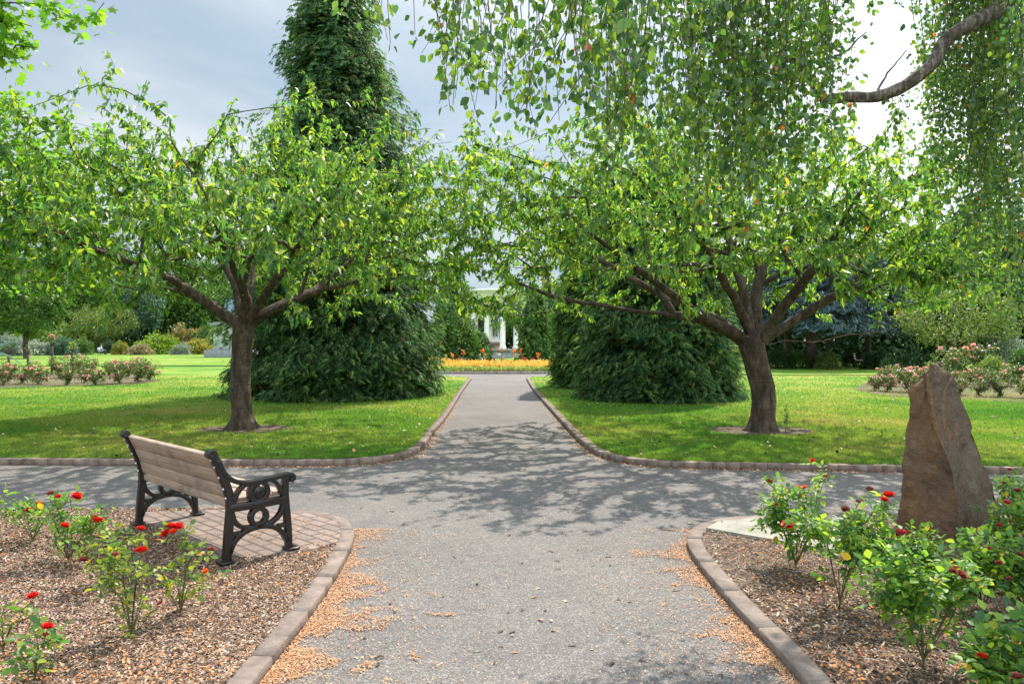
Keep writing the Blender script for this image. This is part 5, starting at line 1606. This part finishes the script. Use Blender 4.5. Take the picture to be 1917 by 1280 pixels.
# ------------------------------------------------------------------ bench
def bench():
    a = np.array(G(424, 1054, BZ + 0.023)[:2]); b = np.array(G(258, 980, BZ + 0.023)[:2])
    ax = (b - a); L = np.linalg.norm(ax); ax /= L
    rz = math.atan2(ax[1], ax[0])           # local x runs near end -> far end; local -y faces the path
    z0 = BZ + 0.023
    root = empty('park_bench', (a[0], a[1], z0), 'wooden slatted bench with black ornate cast iron ends on the brick pad', 'bench', rz=rz)
    root.scale = (0.985, 0.94, 0.935)
    def Y(u): return -u                     # front is to the right of the near->far axis
    def bar(mb, pts, width, thick, x0, closed=False):
        p = np.asarray(pts, float)
        n = len(p)
        if closed:
            t = np.roll(p, -1, 0) - np.roll(p, 1, 0)
        else:
            t = np.gradient(p, axis=0)
        t /= np.linalg.norm(t, axis=1, keepdims=True)
        nn = np.stack([-t[:, 1], t[:, 0]], 1)
        wv = np.broadcast_to(np.asarray(width, float) * 1.12, (n,))[:, None] / 2
        o_, i_ = p + nn * wv, p - nn * wv
        V = []
        for k in range(n):
            V += [(x0 - thick / 2, Y(o_[k][0]), o_[k][1]), (x0 + thick / 2, Y(o_[k][0]), o_[k][1]), (x0 + thick / 2, Y(i_[k][0]), i_[k][1]), (x0 - thick / 2, Y(i_[k][0]), i_[k][1])]
        f4 = []
        rng_ = n if closed else n - 1
        for k in range(rng_):
            for j in range(4):
                k2 = (k + 1) % n
                f4.append([k * 4 + j, k * 4 + (j + 1) % 4, k2 * 4 + (j + 1) % 4, k2 * 4 + j])
        fn = None if closed else [[3, 2, 1, 0], [(n - 1) * 4 + j for j in range(4)]]
        mb.add(V, f4=f4, fn=fn)
    def circ(c, r, n=28, a0=0, a1=2 * math.pi, end=False):
        return [(c[0] + r * math.cos(q), c[1] + r * math.sin(q)) for q in np.linspace(a0, a1, n, endpoint=end)]
    for x0 in (0.0, L):
        mb = MB()
        T = 0.045
        sm = lambda p: smooth_line(p, 0.02)
        bar(mb, sm([(0.0, 0.0), (0.012, 0.2), (0.028, 0.40), (0.02, 0.50), (-0.02, 0.62), (-0.075, 0.75), (-0.11, 0.815)]), 0.05, T, x0)      # back leg and upright
        bar(mb, circ((-0.118, 0.822), 0.02, 14), 0.03, T * 1.25, x0, True)                                                                # curled top
        bar(mb, sm([(-0.07, 0.775), (-0.03, 0.68), (0.05, 0.605), (0.16, 0.575), (0.30, 0.580), (0.44, 0.592), (0.505, 0.597), (0.54, 0.575), (0.53, 0.548), (0.508, 0.556)]), 0.032, T * 1.15, x0)  # arm with scroll
        bar(mb, sm([(0.475, 0.585), (0.47, 0.48), (0.475, 0.40), (0.495, 0.2), (0.505, 0.0)]), 0.042, T, x0)                                 # front leg
        bar(mb, [(0.02, 0.405), (0.25, 0.40), (0.475, 0.405)], 0.05, T * 1.1, x0)                                                        # seat rail
        bar(mb, sm([(0.02, 0.075), (0.06, 0.155), (0.14, 0.21), (0.25, 0.228), (0.36, 0.21), (0.44, 0.155), (0.49, 0.075)]), 0.032, T, x0)   # arch
        bar(mb, circ((0.25, 0.305), 0.062), 0.032, T, x0, True)
        bar(mb, sm([(0.035, 0.38), (0.06, 0.30), (0.12, 0.245), (0.2, 0.232)]), 0.03, T * .9, x0)
        bar(mb, sm([(0.46, 0.38), (0.43, 0.30), (0.37, 0.25), (0.3, 0.232)]), 0.03, T * .9, x0)
        bar(mb, [(0.015, 0.205), (0.10, 0.205)], 0.026, T * .9, x0); bar(mb, [(0.41, 0.205), (0.49, 0.205)], 0.026, T * .9, x0)
        bar(mb, circ((0.25, 0.495), 0.072), 0.03, T, x0, True)
        for k in range(4):
            q = math.pi / 4 * (2 * k + 1)
        bar(mb, circ((0.25, 0.495), 0.021, 20), 0.042, T * .8, x0, True)
        for q in (0, math.pi / 2, math.pi, 1.5 * math.pi):
            bar(mb, [(0.25 + .02 * math.cos(q), 0.495 + .02 * math.sin(q)), (0.25 + 0.075 * math.cos(q), 0.495 + .075 * math.sin(q))], 0.012, T * .7, x0)
        bar(mb, sm([(0.045, 0.42), (0.075, 0.50), (0.12, 0.55), (0.165, 0.572)]), 0.028, T * .9, x0)
        bar(mb, sm([(0.46, 0.42), (0.435, 0.48), (0.39, 0.545), (0.345, 0.575)]), 0.028, T * .9, x0)
        ob = mb.build('end_frame', M_iron, root, bevel=0.006)
        for u in (0.0, 0.505):
            fb = MB(); fb.box((x0, Y(u + (0.02 if u else -0.01)), 0.012), (0.11, 0.10, 0.022)); fb.build('foot', M_iron, ob, bevel=0.006)
        for z in (0.48, 0.55, 0.64, 0.72, 0.775):
            bt = MB()
            u = np.interp(z, [0.40, 0.5, 0.62, 0.75, 0.815], [0.028, 0.02, -0.02, -0.075, -0.11])
            bt.lathe([(0.001, -.012), (0.012, -.012), (0.012, 0.004), (0.007, 0.010), (0.001, 0.011)], (0, 0, 0), 10)
            V = bt.V[-1]
            bt.V[-1] = np.stack([V[:, 0] + x0, Y(u - 0.027) + V[:, 2], V[:, 1] + z], 1)
            bt.build('bolt', M_steel, ob)
    # boards of the back
    def board(name, u0, z0_, u1, z1_, th, inset=0.03):
        mb = MB()
        d = np.array([u1 - u0, z1_ - z0_]); d /= np.linalg.norm(d); nn = np.array([d[1], -d[0]])
        q = [np.array([u0, z0_]), np.array([u1, z1_]), np.array([u1, z1_]) + nn * th, np.array([u0, z0_]) + nn * th]
        V = [(x, Y(k[0]), k[1]) for x in (inset, L - inset) for k in q]
        mb.add(V, f4=[[0, 1, 5, 4], [1, 2, 6, 5], [2, 3, 7, 6], [3, 0, 4, 7], [3, 2, 1, 0], [4, 5, 6, 7]])
        return mb.build(name, M_wood, root, bevel=0.004)
    uz = lambda z: float(np.interp(z, [0.40, 0.5, 0.62, 0.75, 0.815], [0.028, 0.02, -0.02, -0.075, -0.11])) + 0.0
    for z_a, z_b in ((0.463, 0.571), (0.578, 0.686), (0.693, 0.80)):
        board('back_slat', uz(z_a), z_a, uz(z_b), z_b, 0.036, 0.024)
    board('seat_slat', 0.035, 0.395, 0.030, 0.452, 0.03, 0.024)
    for k in range(4):
        u = 0.085 + k * 0.102
        mb = MB(); mb.box((L / 2, Y(u + 0.045), 0.443 + 0.006 * abs(k - 1)), (L - 0.05, 0.094, 0.034)); mb.build('seat_slat', M_wood, root, bevel=0.004)
bench()

# ------------------------------------------------------------------ standing stone
def stone():
    b = np.array(G(1770, 1046, BZ)); d0 = b[1]
    k = d0 / F
    rows = [(1056, 1670, 1806, 1848), (1010, 1671, 1803, 1866), (975, 1673, 1799, 1878), (920, 1680, 1793, 1862), (880, 1686, 1786, 1846), (847, 1690, 1774, 1836), (813, 1694, 1761, 1825), (773, 1698, 1748, 1811), (735, 1702, 1742, 1797), (722, 1705, 1740, 1790), (714, 1711, 1740, 1787), (706, 1719, 1740, 1783), (697, 1724, 1741, 1777), (690, 1728, 1742, 1769), (683, 1735, 1743, 1761), (678, 1741, 1745, 1754)]
    bm = bmesh.new()
    rings = []
    NS = 8
    for (py, l, f, r) in rows:
        z = (1046 - py) * k
        t = min(1, max(0, (1046 - py) / 362))
        dep = 0.75 * (1 - 0.62 * t)
        def at(px, dy): return np.array([(px - CX) / F * (d0 + dy) - b[0], dy])
        L = at(l, -0.02 + 0.12 * (1 - t)); Fp = at(f, -0.34 * (1 - 0.6 * t)); Rr = at(r, 0.40 * (1 - 0.75 * t)); B = at((l + r) / 2 + 12, dep)
        ring = []
        for p, q in ((L, Fp), (Fp, Rr), (Rr, B), (B, L)):
            for s in range(NS):
                ring.append(p + (q - p) * s / NS)
        rings.append([bm.verts.new((c[0], c[1], z)) for c in ring])
    n = len(rings[0])
    for a_, b_ in zip(rings[:-1], rings[1:]):
        for i in range(n):
            bm.faces.new((a_[i], a_[(i + 1) % n], b_[(i + 1) % n], b_[i]))
    bm.faces.new(rings[-1]); bm.faces.new(rings[0][::-1])
    bmesh.ops.triangulate(bm, faces=[f for f in bm.faces if len(f.verts) > 4])
    bmesh.ops.subdivide_edges(bm, edges=bm.edges[:], cuts=3, use_grid_fill=True)
    bm.normal_update()
    for v in bm.verts:
        p = v.co
        o = 0.016 * noise.noise(p * 3.0) + 0.013 * noise.noise(p * 8.0) + 0.009 * noise.noise(p * 22.0)
        q = noise.voronoi(p * 5.0)
        o += 0.030 * (q[0][1] - q[0][0] - 0.35) * (1 if p.z > -1 else 0)
        # flaked ledges
        o += 0.012 * (1 if noise.noise(Vector((p.x * 2.2, p.y * 2.2, p.z * 1.6 + 3))) > 0.12 else 0)
        v.co = p + v.normal * (o - 0.016)
    me = bpy.data.meshes.new('standing_stone'); bm.to_mesh(me); bm.free()
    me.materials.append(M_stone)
    o = bpy.data.objects.new('standing_stone', me); COL.objects.link(o)
    o.location = tuple(b)
    tag(o, 'tall brown wedge shaped standing stone rising from the right rose bed', 'stone')
stone()

# ------------------------------------------------------------------ flower bed
bed_c = (-0.75, 46.0)
def ell(rx, ry, n=64): return [(bed_c[0] + rx * math.cos(a), bed_c[1] + ry * math.sin(a)) for a in np.linspace(0, 2 * np.pi, n, endpoint=False)]
flat_poly('soil', ell(10.5, 8.6), LZ + 0.02, M_soil, skirt=0.05)
kerb('kerb', ell(10.6, 8.7) + [ell(10.6, 8.7)[0]], [(0, 0.0), (0, LZ + .05), (0.1, LZ + .05), (0.1, 0.0)], 0.6, 0.01, M_flag)
def carpet(name, r0, r1, n, mat, zf, ls, sel):
    a = rng.uniform(0, 2 * np.pi, n); rr = np.sqrt(rng.uniform(r0 ** 2, r1 ** 2, n))
    x = bed_c[0] + 10.5 * rr * np.cos(a); y = bed_c[1] + 8.6 * rr * np.sin(a)
    k = y < bed_c[1] + sel
    x, y, rr = x[k], y[k], rr[k]
    m = len(x)
    pos = np.stack([x, y, LZ + zf(rr) * rng.uniform(.35, 1.0, m)], 1)
    pos[:, 2] += 0.05 * np.array([noise.noise(Vector((q * 2.5, w_ * 2.5, 0))) for q, w_ in zip(x, y)])
    d = rng.normal(0, 1, (m, 3)); d[:, 2] = np.abs(d[:, 2]) + .3
    l = ls * rng.uniform(.7, 1.2, m)
    V, f = broad_leaves(pos, d, rng.normal(0, 1, (m, 3)), l, l * .8)
    o = mk(name, V, f, mat); o['kind'] = 'stuff'
    tag(o)
carpet('edging_plants', 0.90, 0.985, 16000, M_edging, lambda r: 0.22 + 0 * r, 0.12, 3)
carpet('marigolds', 0.45, 0.89, 26000, M_marigold, lambda r: 0.34 + 0.30 * (0.9 - r), 0.13, 3)
carpet('marigolds', 0.80, 0.89, 9000, M_marigold, lambda r: 0.34 + 0.30 * (0.9 - r), 0.12, 0)


def canna(px, ytop, d, mat, label, tall=True, dark=False):
    b = ((px - CX) / F * d, d, LZ + .03)
    zt = H + (CY - ytop) / F * d - b[2]
    root = empty('canna_lily', b, label, 'flower', 'canna lilies in the flower bed')
    mb = MB(); mb.tube([(0, 0, 0), (.02, 0, zt * .5), (0, 0, zt)], [.025, .02, .012], 5); mb.build('stem', M_rose_stem, root)
    n = 9
    a = rng.uniform(0, 6.28, n)
    pos = np.stack([0 * a, 0 * a, zt * rng.uniform(.15, .65, n)], 1)
    V, f = broad_leaves(pos, np.stack([np.cos(a), np.sin(a), rng.uniform(.5, 1.2, n)], 1), np.tile([0, 0, 1.0], (n, 1)), zt * rng.uniform(.35, .5, n), zt * rng.uniform(.10, .16, n), .2, .35)
    mk('foliage', V, f, M_crimson if dark else M_canna, root)
    m = 13
    pos = rng.normal(0, 1, (m, 3)) * np.array([.04, .04, .09]) + np.array([0, 0, zt - .1])
    V, f = broad_leaves(pos, rng.normal(0, 1, (m, 3)), rng.normal(0, 1, (m, 3)), np.full(m, .14), np.full(m, .11))
    mk('bloom', V, f, mat, root)
for px, yt, d, m, lb_, dk in [(847, 663, 44, M_orange, 'leftmost orange canna in the flower bed', False), (867, 657, 46, M_orange, 'orange canna second from the left', False), (904, 656, 45, M_orange, 'orange canna left of the bed centre', False), (938, 652, 47, M_orange, 'tallest orange canna in the bed centre', False),
                              (963, 655, 46, M_orange, 'orange canna in front of the right column, left of a pair', False), (975, 654, 47, M_orange, 'orange canna in front of the right column, right of a pair', False), (1008, 662, 45, M_orange, 'orange canna at the right end beside the cypress', False),
                              (870, 678, 43, M_crimson, 'short red canna at the left end of the bed', True), (908, 674, 44, M_crimson, 'pink flowered canna low in front of the dark cypress', False), (945, 676, 45, M_crimson, 'dark leaved canna below the tallest orange one', True), (982, 670, 44, M_crimson, 'large red canna right of the pair', True), (997, 672, 44.5, M_crimson, 'magenta canna next to the right end', True), (925, 672, 48, M_crimson, 'small crimson canna near the middle of the bed', True), (858, 672, 45, M_crimson, 'bronze leaved canna behind the left end', True)]:
    canna(px, yt, d, m, lb_, dark=dk)

# ------------------------------------------------------------------ figures
def skin_body(name, nodes, edges, mat, parent, sub=2):
    """nodes: (x,y,z,r)"""
    me = bpy.data.meshes.new(name)
    me.from_pydata([n[:3] for n in nodes], edges, [])
    me.materials.append(mat)
    o = bpy.data.objects.new(name, me); COL.objects.link(o); o.parent = parent
    sk = o.modifiers.new('skin', 'SKIN')
    ss = o.modifiers.new('sub', 'SUBSURF'); ss.levels = ss.render_levels = sub
    layer = me.skin_vertices[0].data
    for i, n in enumerate(nodes):
        layer[i].radius = (n[3], n[3] * (n[4] if len(n) > 4 else 1.0))
        layer[i].use_root = (i == 0)
    return o


# ------------------------------------------------------------------ memorial colonnade
def memorial():
    d = 76.0
    c = ((927 - CX) / F * d, d, LZ)
    root = empty('memorial', c, 'white stone ring of columns on a low wall behind the flower bed', 'memorial')
    RR = 2.95
    zb = H + (CY - 654) / F * (d - RR) - LZ
    zt = H + (CY - 562) / F * (d - RR) - LZ
    ze = H + (CY - 541) / F * (d - RR) - LZ
    mb = MB(); mb.lathe([(RR + .7, -.05), (RR + .7, .15), (RR + .45, .16), (RR + .45, zb - .16), (RR + .6, zb - .14), (RR + .6, zb), (RR - .9, zb), (RR - .9, -.05)], sides=72)
    mb.build('base_wall', M_greystone, root, smooth=False)
    for k in range(12):
        a = R(285 + 30 * k)
        cb = MB()
        cb.lathe([(.36, 0), (.36, .12), (.32, .16), (.33, .24), (.25, .32), (.24, (zt - zb) * .5), (.21, zt - zb - .35), (.23, zt - zb - .3), (.23, zt - zb - .25), (.31, zt - zb - .1), (.33, zt - zb)], sides=20)
        o = cb.build('column', M_white, root, smooth=False)
        o.location = (RR * math.cos(a), RR * math.sin(a), zb)
    mb = MB(); mb.lathe([(RR - .45, zt), (RR + .45, zt), (RR + .45, zt + .45), (RR + .5, zt + .47), (RR + .5, zt + .85), (RR + .8, ze - .2), (RR + .8, ze), (RR - .5, ze), (RR - .5, zt)], sides=72)
    mb.build('entablature', M_white, root)
    mb = MB(); mb.lathe([(.9, .0), (.9, zb + .1), (.8, zb + .15), (.8, zb + .5), (1.1, zb + .6), (1.1, zb + .7), (.2, zb + .7)], sides=32); mb.build('basin', M_basin, root)
    mb = MB(); mb.lathe([(.7, zb + .7), (.7, zb + .9), (.42, zb + .95), (.38, zb + 4.2), (.42, zb + 4.3)], sides=24); mb.build('pedestal', M_white, root)
    f = lambda x, y, z, r, k=1.0: (x, y - .72, z + zb + 1.2, r * 1.3, k)
    st = skin_body('statue', [f(0, 0, 1.25, .17), f(0, 0, 1.55, .18), f(0, 0, 1.85, .2), f(0, 0, 2.05, .08), f(0, -.02, 2.22, .13), f(0, -.02, 2.38, .1),
                              f(-.3, 0, 1.95, .08), f(-.38, -.05, 1.6, .07), f(-.3, -.2, 1.35, .055), f(.3, 0, 1.95, .08), f(.42, .05, 2.3, .07), f(.38, .0, 2.7, .05),
                              f(-.12, 0, .95, .13), f(-.13, -.02, .5, .1), f(-.13, 0, .06, .08), f(.12, 0, .95, .13), f(.16, .05, .5, .1), f(.18, .08, .06, .08)],
                   [(0, 1), (1, 2), (2, 3), (3, 4), (4, 5), (2, 6), (6, 7), (7, 8), (2, 9), (9, 10), (10, 11), (0, 12), (12, 13), (13, 14), (0, 15), (15, 16), (16, 17)], M_bronze, root)
memorial()

# statue on a plinth left of the cherry trunk
def plinth():
    b = G(438, 668, LZ); d = b[1]
    k = d / F
    root = empty('statue_monument', b, 'statue on a pale stone plinth half hidden by the left cherry trunk', 'monument')
    mb = MB(); mb.box((0, 0, .35), (80 * k, 80 * k, .7)); mb.box((0, 0, .78), (64 * k, 64 * k, .18)); mb.build('step', M_greystone, root, bevel=.03)
    mb = MB(); mb.box((0, 0, 2.05), (56 * k, 56 * k, 2.36)); mb.build('pedestal', M_plinth, root, bevel=.04)
    mb = MB(); mb.box((0, 0, 3.3), (66 * k, 66 * k, .16)); mb.box((0, 0, 3.45), (58 * k, 58 * k, .14)); mb.build('cornice', M_greystone, root, bevel=.03)
    g = lambda x, y, z, r, q=1.0: (x * 1.5 - .35, y * 1.5, z * 1.5 + 3.5, r * 1.5, q)
    skin_body('statue', [g(0, 0, .95, .16), g(0, 0, 1.2, .17), g(0, 0, 1.45, .2), g(0, 0, 1.6, .07), g(0, -.02, 1.74, .11), g(0, -.02, 1.86, .08),
                         g(-.26, 0, 1.5, .09), g(-.34, -.04, 1.2, .07), g(-.3, -.16, .98, .05), g(.26, 0, 1.5, .09), g(.34, -.04, 1.2, .07), g(.2, -.2, 1.05, .05),
                         g(-.1, 0, .7, .15), g(-.12, 0, .38, .13), g(-.12, 0, .05, .1), g(.1, 0, .7, .15), g(.12, 0, .38, .13), g(.12, 0, .05, .1)],
              [(0, 1), (1, 2), (2, 3), (3, 4), (4, 5), (2, 6), (6, 7), (7, 8), (2, 9), (9, 10), (10, 11), (0, 12), (12, 13), (13, 14), (0, 15), (15, 16), (16, 17)], M_bluebronze, root)
plinth()


def far_bench(px, py, label, rz, mat):
    b = G(px, py, LZ)
    root = empty('park_bench', b, label, 'bench', rz=rz)
    mb = MB()
    for k in range(4): mb.box((0, -.05 - .11 * k, .45), (1.7, .09, .035))
    mb.build('seat', mat, root)
    mb = MB()
    for k in range(3): mb.box((0, .03 + .03 * k, .56 + .13 * k), (1.7, .03, .11))
    mb.build('backrest', mat, root)
    for sx in (-.8, .8):
        mb = MB(); mb.box((sx, 0.02, .22), (.05, .05, .44)); mb.box((sx, -.42, .22), (.05, .05, .44)); mb.box((sx, -.2, .62), (.05, .48, .04)); mb.box((sx, -.42, .53), (.04, .04, .2)); mb.box((sx, .07, .66), (.05, .05, .42))
        mb.build('end_frame', M_iron, root)
    return b
M_palewood = solid_mat('pale_wood', [(.42, .36, .28), (.55, .48, .38)], 4.0, .7)
M_bluewood = solid_mat('blue_white_paint', [(.45, .52, .62), (.6, .66, .74)], 4.0, .6)
far_bench(1602, 688, 'pale wooden bench in the shade below the blue cedar', R(62), M_palewood)
bb = far_bench(186, 664.5, 'pale blue bench where the person sits in the far border', R(110), M_bluewood)
M_skin = solid_mat('skin', [(.38, .23, .16), (.45, .28, .2)], 5.0, .5)
M_shirt = solid_mat('blue_white_shirt', [(.3, .42, .68), (.62, .7, .82)], 6.0, .8)
M_trouser = solid_mat('dark_trousers', [(.02, .022, .03), (.04, .042, .055)], 6.0, .8)
M_hair = solid_mat('dark_hair', [(.012, .01, .009), (.03, .022, .018)], 20.0, .6)
def person():
    root = empty('person', (bb[0] + .19, bb[1] + .07, bb[2] + .47), 'seated person in blue white top and dark trousers on the far bench', 'person', rz=R(116))
    n = [(0, 0, .06, .15), (0, .02, .25, .14), (0, .03, .45, .165), (0, .02, .56, .065), (0, 0, .64, .07), (0, -.02, .72, .098), (0, -.01, .80, .08),
         (-.19, .02, .48, .06), (-.24, -.06, .25, .05), (-.14, -.26, .14, .038), (-.10, -.32, .14, .035), (.19, .02, .48, .06), (.24, -.06, .25, .05), (.14, -.26, .14, .038), (.10, -.32, .14, .035),
         (-.10, -.12, .05, .095), (-.12, -.44, .06, .075), (-.12, -.44, -.2, .055), (-.12, -.42, -.42, .045), (-.12, -.56, -.45, .04), (.10, -.12, .05, .095), (.12, -.46, .07, .075), (.12, -.50, -.2, .055), (.12, -.52, -.42, .045), (.12, -.66, -.45, .04)]
    e = [(0, 1), (1, 2), (2, 3), (3, 4), (4, 5), (5, 6), (2, 7), (7, 8), (8, 9), (9, 10), (2, 11), (11, 12), (12, 13), (13, 14), (0, 15), (15, 16), (16, 17), (17, 18), (18, 19), (0, 20), (20, 21), (21, 22), (22, 23), (23, 24)]
    skin_body('body', n, e, M_skin, root)
    sh = [(a, b, c, r * 1.14) for a, b, c, r in n]
    idx = [0, 1, 2, 7, 8, 11, 12]
    skin_body('shirt', [sh[i] for i in idx], [(0, 1), (1, 2), (2, 3), (3, 4), (2, 5), (5, 6)], M_shirt, root)
    idx = [0, 15, 16, 17, 18, 20, 21, 22, 23]
    skin_body('trousers', [sh[i] for i in idx], [(0, 1), (1, 2), (2, 3), (3, 4), (0, 5), (5, 6), (6, 7), (7, 8)], M_trouser, root)
    skin_body('hair', [(0, .03, .70, .085), (0, .015, .78, .108), (0, -.03, .84, .075)], [(0, 1), (1, 2)], M_hair, root)
    mb = MB(); mb.lathe([(.001, 0), (.014, .004), (.008, .03), (.001, .034)], (0, -.118, .71), 8); mb.build('nose', M_skin, root)
person()

# green litter bin
def bin_():
    b = G(1840, 704, LZ)
    root = empty('litter_bin', b, 'dark green litter bin among shrubs behind the right rose bed', 'bin')
    mg = solid_mat('green_paint', [(.01, .06, .05), (.02, .10, .085)], 4.0, .4)
    mb = MB(); mb.lathe([(.30, 0), (.30, .05), (.33, .08), (.34, .82), (.36, .84), (.36, .88), (.31, .88), (.30, .2), (.02, .2)], sides=20); mb.build('body', mg, root)
    mb = MB(); mb.lathe([(.37, 1.05), (.36, 1.1), (.25, 1.17), (.02, 1.2)], sides=20)
    for k in range(4): mb.box((.31 * math.cos(k * 1.57), .31 * math.sin(k * 1.57), .96), (.03, .03, .2))
    mb.build('lid', mg, root)
bin_()
